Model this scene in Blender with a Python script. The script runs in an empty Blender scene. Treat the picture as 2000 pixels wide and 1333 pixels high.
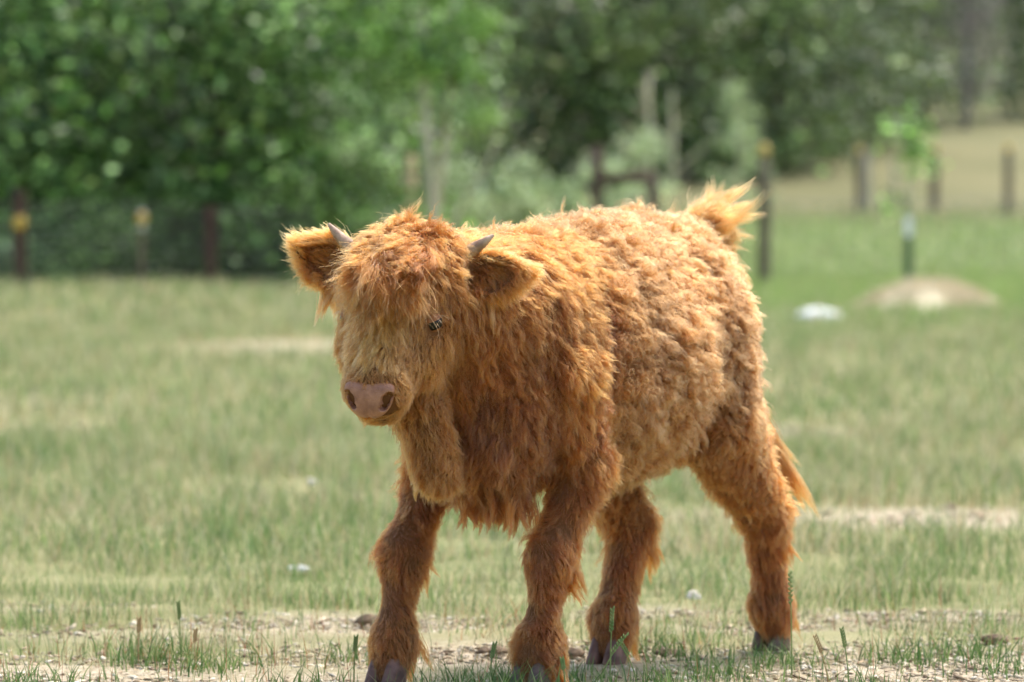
import bpy, bmesh, math, random
import numpy as np
from mathutils import Vector, Matrix
from mathutils.kdtree import KDTree

R = math.radians
scene = bpy.context.scene
COL = scene.collection
rng = np.random.default_rng(7)
random.seed(7)

# ------------------------------------------------------------------ camera
LENS, CAM_H, FPX, HOR = 135.0, 0.9, 7500.0, 440.0
cam_d = bpy.data.cameras.new('camera')
cam_d.lens = LENS; cam_d.sensor_width = 36.0
cam_d.clip_start = 0.1; cam_d.clip_end = 3000
cam_d.dof.use_dof = True
cam_d.dof.focus_distance = 7.12
cam_d.dof.aperture_fstop = 3.7
cam_d.dof.aperture_blades = 9
cam = bpy.data.objects.new('camera', cam_d); COL.objects.link(cam)
cam.location = (0, 0, CAM_H)
cam.rotation_euler = (R(90) - math.atan(226.5 / FPX), 0, 0)
scene.camera = cam

# ------------------------------------------------------------------ world, sun, exposure
SUN_EL, SUN_AZ = 62.0, 36.0      # azimuth measured from +Y (view direction) towards +X
w = bpy.data.worlds.new('World'); scene.world = w; w.use_nodes = True
nt = w.node_tree
bg = nt.nodes['Background']
sky = nt.nodes.new('ShaderNodeTexSky'); sky.sky_type = 'NISHITA'; sky.sun_disc = False
sky.sun_elevation = R(SUN_EL); sky.sun_rotation = R(SUN_AZ)
sky.dust_density = 3.0; sky.air_density = 1.0; sky.ozone_density = 0.5
nt.links.new(sky.outputs[0], bg.inputs[0]); bg.inputs[1].default_value = 0.15
sd = bpy.data.lights.new('sun', 'SUN'); sd.energy = 1.7; sd.angle = R(28); sd.color = (1.0, 0.965, 0.92)
so = bpy.data.objects.new('sun', sd); COL.objects.link(so)
dvec = Vector((math.sin(R(SUN_AZ)) * math.cos(R(SUN_EL)), math.cos(R(SUN_AZ)) * math.cos(R(SUN_EL)), math.sin(R(SUN_EL))))
so.rotation_euler = dvec.to_track_quat('Z', 'Y').to_euler()
so.location = (0, 0, 30)
vs = scene.view_settings
vs.view_transform = 'Standard'; vs.look = 'None'; vs.exposure = 1.36; vs.gamma = 1.0; vs.use_curve_mapping = False
scene.cycles.max_bounces = 10
scene.cycles.diffuse_bounces = 4
scene.cycles.transmission_bounces = 8
scene.cycles.use_denoising = True
try:
    scene.cycles_curves.shape = 'RIBBONS'
except Exception:
    pass

# ------------------------------------------------------------------ helpers
def lin(r, g, b):
    f = lambda c: (c / 255 / 12.92) if c / 255 <= .04045 else ((c / 255 + .055) / 1.055) ** 2.4
    return (f(r), f(g), f(b), 1.0)

def tag(o, label=None, cat=None, group=None, kind=None):
    if label: o['label'] = label
    if cat: o['category'] = cat
    if group: o['group'] = group
    if kind: o['kind'] = kind
    return o

def empty(name, loc=(0, 0, 0), rz=0.0):
    o = bpy.data.objects.new(name, None); COL.objects.link(o)
    o.location = loc; o.rotation_euler = (0, 0, rz); o.empty_display_size = .2
    return o

def mesh_obj(name, verts, faces, mat=None, parent=None, smooth=True):
    me = bpy.data.meshes.new(name)
    if isinstance(verts, np.ndarray) and isinstance(faces, np.ndarray):
        nv, nf, k = len(verts), len(faces), faces.shape[1]
        me.vertices.add(nv); me.vertices.foreach_set('co', verts.astype(np.float32).ravel())
        me.loops.add(nf * k); me.loops.foreach_set('vertex_index', faces.astype(np.int32).ravel())
        me.polygons.add(nf)
        me.polygons.foreach_set('loop_start', np.arange(0, nf * k, k, dtype=np.int32))
        me.update(calc_edges=True); me.validate()
    else:
        me.from_pydata([tuple(v) for v in verts], [], [tuple(f) for f in faces]); me.update()
    if smooth:
        me.polygons.foreach_set('use_smooth', np.ones(len(me.polygons), dtype=bool))
    if mat: me.materials.append(mat)
    o = bpy.data.objects.new(name, me); COL.objects.link(o)
    if parent: o.parent = parent
    return o

def set_col(o, cols, name='col'):
    """per-vertex colour attribute (pigment of blades and pebbles; leaf colours also hold lit sprays and dark gaps)"""
    a = o.data.attributes.new(name, 'FLOAT_COLOR', 'POINT')
    c = np.ones((len(cols), 4), np.float32); c[:, :3] = cols
    a.data.foreach_set('color', c.ravel())

def new_mat(name):
    m = bpy.data.materials.new(name); m.use_nodes = True
    nt = m.node_tree
    return m, nt, nt.nodes['Principled BSDF']

def noise_mat(name, c1, c2, scale=8, rough=.85, bump=.0, detail=6, c3=None, bscale=None, spec=.3, obj=True):
    m, nt, p = new_mat(name)
    tc = nt.nodes.new('ShaderNodeTexCoord')
    n = nt.nodes.new('ShaderNodeTexNoise'); n.inputs['Scale'].default_value = scale; n.inputs['Detail'].default_value = detail
    nt.links.new(tc.outputs['Object'], n.inputs['Vector'])
    r = nt.nodes.new('ShaderNodeValToRGB')
    r.color_ramp.elements[0].position = .35; r.color_ramp.elements[0].color = c1
    r.color_ramp.elements[1].position = .68; r.color_ramp.elements[1].color = c2
    if c3:
        e = r.color_ramp.elements.new(.5); e.color = c3
    nt.links.new(n.outputs['Fac'], r.inputs[0]); nt.links.new(r.outputs[0], p.inputs['Base Color'])
    p.inputs['Roughness'].default_value = rough
    p.inputs['Specular IOR Level'].default_value = spec
    if bump:
        n2 = nt.nodes.new('ShaderNodeTexNoise'); n2.inputs['Scale'].default_value = bscale or scale * 3; n2.inputs['Detail'].default_value = 5
        nt.links.new(tc.outputs['Object'], n2.inputs['Vector'])
        b = nt.nodes.new('ShaderNodeBump'); b.inputs['Strength'].default_value = bump; b.inputs['Distance'].default_value = .01
        nt.links.new(n2.outputs['Fac'], b.inputs['Height']); nt.links.new(b.outputs[0], p.inputs['Normal'])
    return m

def tube(path, radii, seg=8, cap=True, flat=1.0):
    """tapered tube along a path -> verts, faces"""
    P = [Vector(p) for p in path]; V = []; F = []
    up = Vector((0.13, .21, 1)).normalized()
    for i, p in enumerate(P):
        t = (P[min(i + 1, len(P) - 1)] - P[max(i - 1, 0)]).normalized()
        u = t.cross(up)
        if u.length < 1e-3: u = t.cross(Vector((1, 0, 0)))
        u.normalize(); v = t.cross(u).normalized()
        for k in range(seg):
            a = 2 * math.pi * k / seg
            V.append(p + (u * math.cos(a) + v * math.sin(a) * flat) * radii[i])
    for i in range(len(P) - 1):
        for k in range(seg):
            F.append((i * seg + k, i * seg + (k + 1) % seg, (i + 1) * seg + (k + 1) % seg, (i + 1) * seg + k))
    if cap:
        F.append(tuple(reversed(range(seg)))); F.append(tuple(range((len(P) - 1) * seg, len(P) * seg)))
    return V, F

def join_vf(parts):
    V, F = [], []
    for v, f in parts:
        o = len(V); V += list(v); F += [tuple(i + o for i in q) for q in f]
    return V, F

def sines(p, scale, seed, n=14, dim=3):
    """smooth pseudo-noise, unit-ish amplitude: (N,3)->(N,dim)"""
    r = np.random.default_rng(seed)
    out = np.zeros((len(p), dim))
    for d in range(dim):
        for i in range(n):
            k = r.normal(size=3); k *= r.uniform(.5, 1.6) / np.linalg.norm(k) / scale * 2 * math.pi
            out[:, d] += np.sin(p @ k + r.uniform(0, 6.28))
    return out * math.sqrt(2.0 / n)

def nrm(v):
    return v / np.maximum(np.linalg.norm(v, axis=-1, keepdims=True), 1e-9)

# ================================================================== GROUND
def smooth(a, b, x):
    t = np.clip((x - a) / (b - a), 0, 1); return t * t * (3 - 2 * t)
def terrain(x, y):
    x = np.asarray(x, float); y = np.asarray(y, float)
    z = .012 * np.sin(x * 1.7 + y * .6) + .010 * np.sin(y * 1.3 - x * .8)
    z = z * smooth(8.6, 12, y)                                    # level where the calf stands
    z = z + 1.25 * smooth(58, 104, y) + .062 * np.maximum(y - 88, 0) ** 1.0 * smooth(88, 120, y)
    # a low bank at the foot of the left fence
    z = z + .16 * smooth(34, 44, y) * smooth(1.0, -6, x) * smooth(80, 60, y)
    return z
def axis_pts(spec):
    out = []
    for a, b, st in spec: out += list(np.arange(a, b, st))
    return np.array(out + [spec[-1][1]])
gx = axis_pts([(-600, -120, 40), (-120, -20, 5), (-20, -4, .8), (-4, 4, .1), (4, 20, .8), (20, 120, 5), (120, 600, 40)])
gy = axis_pts([(-60, 4, 4), (4, 12, .1), (12, 30, .4), (30, 70, 1.0), (70, 200, 3), (200, 900, 50)])
X, Y = np.meshgrid(gx, gy, indexing='ij'); Z = terrain(X, Y)
Zn = sines(np.stack([X.ravel(), Y.ravel(), X.ravel() * 0], 1), .5, 3, dim=1)[:, 0].reshape(X.shape)
near = (np.abs(X) < 4) & (Y > 5) & (Y < 12)
Z = Z + np.where(near, .006 * Zn - .004, -.004)
nx_, ny_ = len(gx), len(gy)
ii = np.arange(nx_ * ny_).reshape(nx_, ny_)
Q = np.stack([ii[:-1, :-1], ii[1:, :-1], ii[1:, 1:], ii[:-1, 1:]], -1).reshape(-1, 4)

# how bare the earth is: a stony strip in front, small worn patches further back (x, y, half width, half depth, weight)
BARE = [(-1.05, 7.55, .80, .42, .9), (-.40, 7.45, .35, .26, .95), (-.04, 7.97, .46, .28, 1.0), (.95, 7.62, .62, .55, 1.0), (.62, 7.38, .3, .18, .8), (.33, 7.45, .3, .2, .7), (-.75, 7.3, .3, .2, .7), (-.40, 8.6, .34, .24, .8), (-.70, 8.45, .40, .18, .45),
        (.55, 8.55, .22, .12, .7), (.95, 8.8, .30, .12, .75), (.30, 8.9, .18, .10, .6), (1.15, 11.6, .55, .33, 1.0), (1.4, 11.9, .5, .2, .7),
        (1.05, 16.6, .35, .4, .9), (-1.5, 28.3, .8, 1.3, .7), (-2.4, 17, .5, .5, .3), (2.6, 9.6, .3, .2, .6), (-1.35, 9.0, .4, .12, .4), (1.35, 8.15, .4, .14, .7)]
def bare(x, y):
    b = np.zeros_like(np.asarray(x, float))
    for cx, cy, rx, ry, wt in BARE:
        d = np.sqrt(((x - cx) / rx) ** 2 + ((y - cy) / ry) ** 2)
        b = np.maximum(b, wt * np.clip(1.5 - d, 0, 1))
    return np.clip(b, 0, 1)

m_gr, nt, pb = new_mat('pasture_ground')
L_ = nt.links.new
geo = nt.nodes.new('ShaderNodeNewGeometry')
at_b = nt.nodes.new('ShaderNodeAttribute'); at_b.attribute_name = 'bare'
def tnoise(scale, detail=6, rough=.6):
    n = nt.nodes.new('ShaderNodeTexNoise'); n.inputs['Scale'].default_value = scale; n.inputs['Detail'].default_value = detail; n.inputs['Roughness'].default_value = rough
    L_(geo.outputs['Position'], n.inputs['Vector']); return n
def ramp(src, stops):
    r = nt.nodes.new('ShaderNodeValToRGB'); e = r.color_ramp.elements
    while len(e) < len(stops): e.new(.5)
    for el, (p_, c_) in zip(e, stops): el.position = p_; el.color = c_
    L_(src, r.inputs[0]); return r
def mixc(f, a, b):
    m = nt.nodes.new('ShaderNodeMix'); m.data_type = 'RGBA'
    if isinstance(f, float): m.inputs[0].default_value = f
    else: L_(f, m.inputs[0])
    L_(a, m.inputs[6]); L_(b, m.inputs[7]); return m.outputs[2]
n1 = tnoise(.55); n2 = tnoise(5.0); n3 = tnoise(60, 8, .7); n4 = tnoise(.12, 3)
earth = ramp(n3.outputs['Fac'], [(.30, lin(116, 100, 76)), (.5, lin(182, 166, 138)), (.72, lin(214, 202, 178))])
turf = ramp(n2.outputs['Fac'], [(.30, lin(104, 108, 66)), (.5, lin(128, 130, 84)), (.70, lin(152, 148, 104))])
dry = ramp(n2.outputs['Fac'], [(.30, lin(134, 126, 86)), (.70, lin(164, 154, 114))])
lush = ramp(n2.outputs['Fac'], [(.30, lin(100, 114, 66)), (.70, lin(130, 142, 88))])
patch = ramp(n1.outputs['Fac'], [(.42, (.1, .1, .1, 1)), (.70, (.65, .65, .65, 1))])
field = mixc(patch.outputs[0], turf.outputs[0], dry.outputs[0])
at_l = nt.nodes.new('ShaderNodeAttribute'); at_l.attribute_name = 'lush'
field = mixc(at_l.outputs['Fac'], field, lush.outputs[0])
hill = ramp(n4.outputs['Fac'], [(.3, lin(98, 98, 64)), (.7, lin(126, 120, 84))])
at_h = nt.nodes.new('ShaderNodeAttribute'); at_h.attribute_name = 'hill'
field = mixc(at_h.outputs['Fac'], field, hill.outputs[0])
allc = mixc(at_b.outputs['Fac'], field, earth.outputs[0])
L_(allc, pb.inputs['Base Color']); pb.inputs['Roughness'].default_value = .95; pb.inputs['Specular IOR Level'].default_value = .15
bp = nt.nodes.new('ShaderNodeBump'); bp.inputs['Strength'].default_value = .8; bp.inputs['Distance'].default_value = .012
L_(n3.outputs['Fac'], bp.inputs['Height']); L_(bp.outputs[0], pb.inputs['Normal'])

ground = mesh_obj('ground', np.stack([X.ravel(), Y.ravel(), Z.ravel()], 1), Q, m_gr)
tag(ground, kind='structure')
def fattr(o, name, v):
    a = o.data.attributes.new(name, 'FLOAT', 'POINT'); a.data.foreach_set('value', v.astype(np.float32).ravel())
fattr(ground, 'bare', bare(X, Y))
def lushness(x, y): return np.clip(smooth(24, 50, y) * smooth(-1.5, 2.5, x - (y - 40) * .0), 0, 1) * (1 - smooth(86, 98, y)) * .9
def hillness(x, y): return smooth(84, 100, y) * .9
fattr(ground, 'lush', lushness(X, Y)); fattr(ground, 'hill', hillness(X, Y))

# ---- grass
def blades(x, y, h, wd, lean, col, seg=3, seed=0, curve=1.0):
    """flat tapering blades: seg segments, two tips; returns verts, quads-as-tris, colours"""
    r = np.random.default_rng(seed); N = len(x)
    z = terrain(x, y)
    az = r.uniform(0, 6.28, N); la = r.uniform(0, 6.28, N)
    sx, sy = np.cos(az), np.sin(az)
    V = np.zeros((N, 2 * seg + 1, 3)); C = np.zeros((N, 2 * seg + 1, 3))
    for k in range(seg + 1):
        s = k / seg
        cx = x + np.cos(la) * lean * h * s ** (1 + curve); cy = y + np.sin(la) * lean * h * s ** (1 + curve)
        cz = z + h * s * (1 - .25 * lean * s) - .006
        ww = wd * (1 - s ** 1.6) * .5
        if k < seg:
            V[:, 2 * k] = np.stack([cx - sx * ww, cy - sy * ww, cz], 1); V[:, 2 * k + 1] = np.stack([cx + sx * ww, cy + sy * ww, cz], 1)
            C[:, 2 * k] = C[:, 2 * k + 1] = col
        else:
            V[:, 2 * k] = np.stack([cx, cy, cz], 1); C[:, 2 * k] = col
    base = (np.arange(N) * (2 * seg + 1))[:, None]
    T = []
    for k in range(seg - 1):
        a = 2 * k; T += [[a, a + 1, a + 3], [a, a + 3, a + 2]]
    a = 2 * (seg - 1); T += [[a, a + 1, a + 2]]
    T = np.array(T)
    F = (base[:, :, None] + T[None]).reshape(-1, 3)
    return V.reshape(-1, 3), F, C.reshape(-1, 3)

m_grass, nt, pb = new_mat('grass_blade')
at = nt.nodes.new('ShaderNodeAttribute'); at.attribute_name = 'col'
nt.links.new(at.outputs['Color'], pb.inputs['Base Color']); pb.inputs['Roughness'].default_value = .55; pb.inputs['Specular IOR Level'].default_value = .25
tr = nt.nodes.new('ShaderNodeBsdfTranslucent'); nt.links.new(at.outputs['Color'], tr.inputs[0])
mx = nt.nodes.new('ShaderNodeMixShader'); mx.inputs[0].default_value = .35
nt.links.new(pb.outputs[0], mx.inputs[1]); nt.links.new(tr.outputs[0], mx.inputs[2])
nt.links.new(mx.outputs[0], nt.nodes['Material Output'].inputs[0])

GREEN = np.array([lin(126, 148, 86)[:3], lin(106, 134, 74)[:3], lin(152, 166, 106)[:3], lin(90, 118, 66)[:3]])
DRY = np.array([lin(192, 178, 138)[:3], lin(172, 154, 114)[:3], lin(204, 194, 158)[:3]])
RED = np.array([lin(150, 92, 62)[:3], lin(164, 120, 78)[:3]])

def patchn(x, y, sc, seed): return sines(np.stack([x, y, x * 0], 1), sc, seed, dim=1)[:, 0]

def scatter(n, y0, y1, xm, power=1.0):
    """points in the wedge the lens sees, with a margin to each side"""
    u = rng.random(n * 3); y = (y0 ** power + u * (y1 ** power - y0 ** power)) ** (1 / power)
    half = .1333 * y + xm; x = rng.uniform(-1, 1, n * 3) * half
    keep = rng.random(n * 3) < half / half.max()
    return x[keep][:n], y[keep][:n]

def grass_band(n, y0, y1, h0, h1, w0, w1, seg, seed, dryness=.35, power=1.0):
    x, y = scatter(n, y0, y1, 1.5 if y0 < 10 else 2.2 if y0 < 16 else 4.0, power)
    b = bare(x, y); tu = patchn(x, y, .45, seed + 1); t2 = patchn(x, y, 1.9, 99)
    dens = np.clip(.68 + .26 * tu + .08 * t2, .10, 1) * (1 - .96 * b ** .6)
    k = rng.random(len(x)) < dens; x, y, b, tu, t2 = x[k], y[k], b[k], tu[k], t2[k]
    k = (x - CALF_XY[0]) ** 2 * 0 + 1 > 0
    N = len(x)
    dry_p = np.clip(dryness + .12 * patchn(x, y, .8, 55) + .35 * b - .45 * lushness(x, y), .03, .95)
    isd = rng.random(N) < dry_p
    col = np.where(isd[:, None], DRY[rng.integers(0, 3, N)], GREEN[rng.integers(0, 4, N)])
    red = (rng.random(N) < .10 * (b > .1)); col[red] = RED[rng.integers(0, 2, red.sum())]
    lu = lushness(x, y)[:, None] * (~isd)[:, None]
    col = col * (1 - lu) + np.array(lin(148, 166, 98)[:3]) * lu
    col = col * np.exp(rng.normal(size=(N, 1)) * .18)
    h = (h0 + (h1 - h0) * rng.random(N) ** 1.6) * np.exp(.22 * tu) * (1 - .35 * b)
    wd = rng.uniform(w0, w1, N)
    lean = rng.uniform(.05, .85, N) * np.where(isd, 1.15, .9)
    return blades(x, y, h, wd, lean, col, seg, seed)
CALF_XY = (.145, 7.7)
bands = [grass_band(74000, 6.7, 10.2, .022, .085, .0014, .0032, 3, 101, .32),
         grass_band(135000, 10.2, 17, .035, .125, .0022, .0050, 3, 102, .38),
         grass_band(135000, 17, 34, .05, .15, .004, .010, 2, 103, .42, 1.0),
         grass_band(125000, 34, 64, .07, .19, .010, .024, 2, 104, .42, 1.0),
         grass_band(50000, 64, 98, .10, .24, .02, .04, 2, 105, .45, 1.0)]
off = 0; VV, FF, CC = [], [], []
for V, F, C in bands:
    VV.append(V); FF.append(F + off); CC.append(C); off += len(V)
grass = mesh_obj('grass', np.concatenate(VV), np.concatenate(FF), m_grass, smooth=False)
set_col(grass, np.concatenate(CC))
tag(grass, 'short patchy green and straw coloured grass covering the pasture', 'grass', kind='stuff')

# tufts of fresh green grass around the feet and along the stony strip
TUFTS = [(.02, 7.32, 70, .10), (-.10, 7.36, 60, .09), (.16, 7.36, 45, .07), (.30, 7.45, 60, .08), (.42, 7.62, 60, .07), (.55, 7.85, 70, .07), (-.42, 7.42, 40, .08), (-.60, 7.70, 60, .09),
         (-.75, 7.9, 70, .1), (-.9, 7.5, 40, .07), (-1.0, 7.35, 50, .09), (.68, 7.34, 50, .08), (.80, 7.9, 60, .08), (.95, 8.0, 70, .09), (.98, 7.7, 50, .08), (-.33, 7.95, 45, .06), (.33, 7.95, 50, .07), (.23, 8.1, 50, .07), (-.05, 7.52, 40, .06), (.10, 7.62, 45, .06)]
xs, ys, hs = [], [], []
for cx, cy, n_, h_ in TUFTS:
    n_ = n_ * 2; xs.append(rng.normal(cx, .055, n_)); ys.append(rng.normal(cy, .07, n_)); hs.append(rng.uniform(.35, 1.0, n_) * h_)
xs, ys, hs = map(np.concatenate, (xs, ys, hs))
V, F, C = blades(xs, ys, hs, rng.uniform(.002, .0042, len(xs)), rng.uniform(.1, .9, len(xs)), GREEN[rng.integers(0, 4, len(xs))] * np.array([.62, .72, .62]) * np.exp(rng.normal(size=(len(xs), 1)) * .15), 4, 9)
tg = mesh_obj('grass_tufts', V, F, m_grass, smooth=False); set_col(tg, C)
tag(tg, 'tufts of taller fresh green grass around the hooves', 'grass', kind='stuff')

# taller thin stems rising out of the short grass in front
x, y = scatter(2600, 6.9, 9.4, .9); k = rng.random(len(x)) < np.clip(.45 + .4 * patchn(x, y, .5, 77), .05, 1); x, y = x[k], y[k]; n_ = len(x)
cc = np.where((rng.random(n_) < .30)[:, None], RED[rng.integers(0, 2, n_)], GREEN[rng.integers(0, 4, n_)] * .8)
V, F, C = blades(x, y, .045 + .085 * rng.random(n_) ** 1.5, rng.uniform(.0012, .0024, n_), rng.uniform(.0, .35, n_), cc, 3, 78)
ts = mesh_obj('thin_stems', V, F, m_grass, smooth=False); set_col(ts, C)
tag(ts, 'thin upright green and reddish grass stems in the foreground', 'grass', kind='stuff')

# pebbles and chips on the bare strip
def pebbles(n, ymin, ymax, s0, s1, seed):
    r = np.random.default_rng(seed)
    x, y = scatter(n, ymin, ymax, .9)
    k = r.random(len(x)) < bare(x, y) ** .8; x, y = x[k], y[k]; N = len(x)
    base = np.array([[1, 0, 0], [-1, 0, 0], [0, 1, 0], [0, -1, 0], [0, 0, 1], [0, 0, -1], [.6, .6, .45], [-.6, -.6, .4]], float)
    tri_ = np.array([[0, 6, 4], [6, 2, 4], [2, 1, 4], [1, 7, 4], [7, 3, 4], [3, 0, 4], [2, 6, 5], [6, 0, 5], [1, 2, 5], [7, 1, 5], [3, 7, 5], [0, 3, 5]])
    s = s0 + (s1 - s0) * r.random(N) ** 3
    B = base[None] * (1 + .4 * r.normal(size=(N, 8, 3))) * s[:, None, None] * np.array([1.2, .7, .30])
    a = r.uniform(0, 6.28, N); ca, sa = np.cos(a)[:, None], np.sin(a)[:, None]
    Vx = B[..., 0] * ca - B[..., 1] * sa + x[:, None]; Vy = B[..., 0] * sa + B[..., 1] * ca + y[:, None]
    tl = r.normal(size=(N, 2)) * .22
    Vz = B[..., 2] + B[..., 0] * tl[:, :1] + B[..., 1] * tl[:, 1:] + terrain(x, y)[:, None] + s[:, None] * .14
    c = np.array([lin(188, 174, 146)[:3], lin(208, 197, 174)[:3], lin(168, 150, 122)[:3], lin(150, 132, 106)[:3], lin(120, 100, 80)[:3]])[r.choice(5, N, p=[.34, .26, .22, .12, .06])]
    c = c * np.exp(r.normal(size=(N, 1)) * .12)
    return np.stack([Vx, Vy, Vz], -1).reshape(-1, 3), (np.arange(N)[:, None, None] * 8 + tri_[None]).reshape(-1, 3), np.repeat(np.clip(c, 0, .85), 8, 0)
m_peb, nt, pb = new_mat('pebble'); at = nt.nodes.new('ShaderNodeAttribute'); at.attribute_name = 'col'
nt.links.new(at.outputs['Color'], pb.inputs['Base Color']); pb.inputs['Roughness'].default_value = .9; pb.inputs['Specular IOR Level'].default_value = .2
V1, F1, C1 = pebbles(56000, 6.8, 9.6, .0024, .0120, 1); V2, F2, C2 = pebbles(7000, 9, 18, .008, .03, 2)
pe = mesh_obj('gravel', np.concatenate([V1, V2]), np.concatenate([F1, F2 + len(V1)]), m_peb, smooth=False); set_col(pe, np.concatenate([C1, C2]))
tag(pe, 'pale stone chips and pebbles scattered over the bare earth', 'gravel', kind='stuff')

# single stones, dung and droppings one can point to
def lump(name, c, r, mat, label, cat, seed, jag=.22, sub=3, group=None):
    bm = bmesh.new(); bmesh.ops.create_icosphere(bm, subdivisions=sub, radius=1)
    P = np.array([v.co[:] for v in bm.verts]); nz = sines(P, 1.6, seed, dim=3); n2_ = sines(P, .5, seed + 1, dim=1)
    P = P * (1 + jag * nz * .5 + .10 * jag * 4 * n2_ * .25) * np.array(r); P[:, 2] = np.maximum(P[:, 2], -r[2] * .45)
    F = [tuple(v.index for v in f.verts) for f in bm.faces]; bm.free()
    o = mesh_obj(name, P - A3_(0, 0, P[:, 2].min()), np.array(F), mat, smooth=False)
    o.location = (c[0], c[1], float(terrain(c[0], c[1])) - .004)
    tag(o, label, cat, group); return o
def A3_(*v): return np.array(v, float)
m_rock = noise_mat('pale_rock', lin(190, 178, 158), lin(238, 232, 220), 30, .9, .6)
m_dung = noise_mat('dung', lin(84, 68, 52), lin(140, 120, 94), 45, .95, .8)
m_white = noise_mat('white_rock', lin(222, 220, 212), lin(244, 243, 238), 20, .85, .3)
def gp(px, py):   # ground point seen at a photo position (flat near field)
    d = CAM_H * FPX / (py - HOR); return ((px - 1000) * d / FPX, d)
lump('stone', gp(1355, 1172), (.020, .020, .017), m_rock, 'round pale stone in the grass beside the hind hoof', 'stone', 3)
lump('stone', gp(583, 1116), (.032, .022, .014), m_white, 'flat white stone left of the front legs', 'stone', 4)
lump('stone', gp(608, 945), (.018, .016, .016), m_rock, 'small pale stone in the grass left of the chest', 'stone', 5)
lump('dung_clod', gp(716, 1222), (.026, .024, .018), m_dung, 'dark clod behind the front foot on the left', 'clod', 6)
lump('dung_clod', gp(965, 1278), (.032, .028, .013), m_dung, 'brown crumbly clod between the two front feet', 'clod', 8, .4)
lump('dung_clod', gp(1120, 1285), (.024, .022, .016), m_dung, 'small brown clod beside the hoof of the inner hind leg', 'clod', 9, .4)
lump('dung_clod', gp(1308, 1282), (.028, .024, .012), m_dung, 'brown clod in the grass between the hind feet', 'clod', 10, .4)
lump('dung_clod', gp(1945, 1255), (.030, .024, .014), m_dung, 'brown clod at the right edge of the stony ground', 'clod', 12, .4)
lump('stone', gp(1600, 628), (.23, .15, .075), m_white, 'large white stone lying on the lawn beside the straw mound', 'stone', 13, .12)

# tall flowering grass stalks in front, each one a plant of its own
m_stalk = noise_mat('stalk', lin(96, 124, 66), lin(140, 150, 92), 60, .7)
m_stalk_dry = noise_mat('stalk_dry', lin(150, 118, 80), lin(186, 164, 118), 60, .8)
def stalk(px, py, h, lean, dryc, label, nsp=14):
    x, d = gp(px, py); z0 = float(terrain(x, d)) - .006
    path = [(lean * h * t ** 2, .1 * lean * h * t, h * t) for t in np.linspace(0, 1, 7)]
    V, F = tube(path, [.0019 - .0011 * t for t in np.linspace(0, 1, 7)], 5)
    o = mesh_obj('stem', V, F, m_stalk_dry if dryc else m_stalk)
    root = empty('grass_stalk', (x, d, z0)); o.parent = root
    tag(root, label, 'grass stalk', 'flowering grass stalks')
    parts = []
    for i in range(nsp):
        t = .70 + .30 * i / nsp; p = Vector((lean * h * t ** 2, .1 * lean * h * t, h * t)); sg = 1 if i % 2 else -1
        tip = p + Vector((sg * .0035 + lean * .004, .001, .0085)); 
        parts.append(tube([p, (p + tip) / 2 + Vector((sg * .0012, 0, 0)), tip], [.0008, .0022, .0004], 5))
    V, F = join_vf(parts); mesh_obj('seed_head', V, F, m_stalk_dry if dryc else m_stalk, root)
for i, (px, py, h, le, dr_, lb) in enumerate([
    (1548, 1325, .215, -.02, 0, 'tallest thin grass stalk in front of the outer hind leg'),
    (1192, 1345, .16, .03, 0, 'upright grass stalk in front of the inner hind foot'),
    (1170, 1360, .12, .45, 0, 'leaning pale grass stalk at the front foot, arching right'),
    (1105, 1360, .075, -.1, 0, 'short grass stalk in front of the front foot'),
    (1245, 1350, .10, -.35, 0, 'grass stalk arching left beside the inner hind hoof'),
    (1620, 1350, .11, -.25, 1, 'pale bent grass stalk right of the outer hind hoof'),
    (1660, 1350, .125, -.12, 0, 'loose flowering grass stalk on the stony ground at right'),
    (352, 1290, .125, -.05, 0, 'dark grass stalk standing left of the front legs'),
    (268, 1300, .10, .02, 1, 'brown grass stalk in the grass at far left'),
    (378, 1310, .085, .03, 1, 'reddish grass stalk beside the dark one at left'),
    (770, 1350, .10, -.30, 1, 'thin stalk crossing the front foot on the left'),
    (690, 1340, .10, .05, 0, 'green grass stalk left of the front foot'),
    (955, 1355, .10, .12, 0, 'pale flowering grass stalk between the front feet')]):
    stalk(px, py, h, le, dr_, lb)

# ================================================================== BACKGROUND
def bp(px, py, d):    # a place at a given distance that the photo shows at (px, py)
    return A3_((px - 1000) * d / FPX, d, CAM_H - (py - HOR) * d / FPX)
def gz(x, y): return float(terrain(x, y))

def leaf_mat(name, cols, transl=.22, rough=.5):
    m, nt, pb = new_mat(name)
    oi = nt.nodes.new('ShaderNodeAttribute'); oi.attribute_name = 'col'
    nt.links.new(oi.outputs['Color'], pb.inputs['Base Color']); pb.inputs['Roughness'].default_value = .42; pb.inputs['Specular IOR Level'].default_value = .45
    tr = nt.nodes.new('ShaderNodeBsdfTranslucent'); nt.links.new(oi.outputs['Color'], tr.inputs[0])
    mx = nt.nodes.new('ShaderNodeMixShader'); mx.inputs[0].default_value = transl
    nt.links.new(pb.outputs[0], mx.inputs[1]); nt.links.new(tr.outputs[0], mx.inputs[2]); nt.links.new(mx.outputs[0], nt.nodes['Material Output'].inputs[0])
    return m
m_leaf = leaf_mat('leaf', None)
m_bark = noise_mat('bark', lin(70, 58, 48), lin(120, 104, 90), 6, .95, .6)
m_bark_pale = noise_mat('bark_pale', lin(186, 174, 144), lin(222, 210, 182), 8, .9, .4)
m_bark_grey = noise_mat('bark_grey', lin(120, 112, 106), lin(164, 154, 148), 6, .95, .4)

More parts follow.
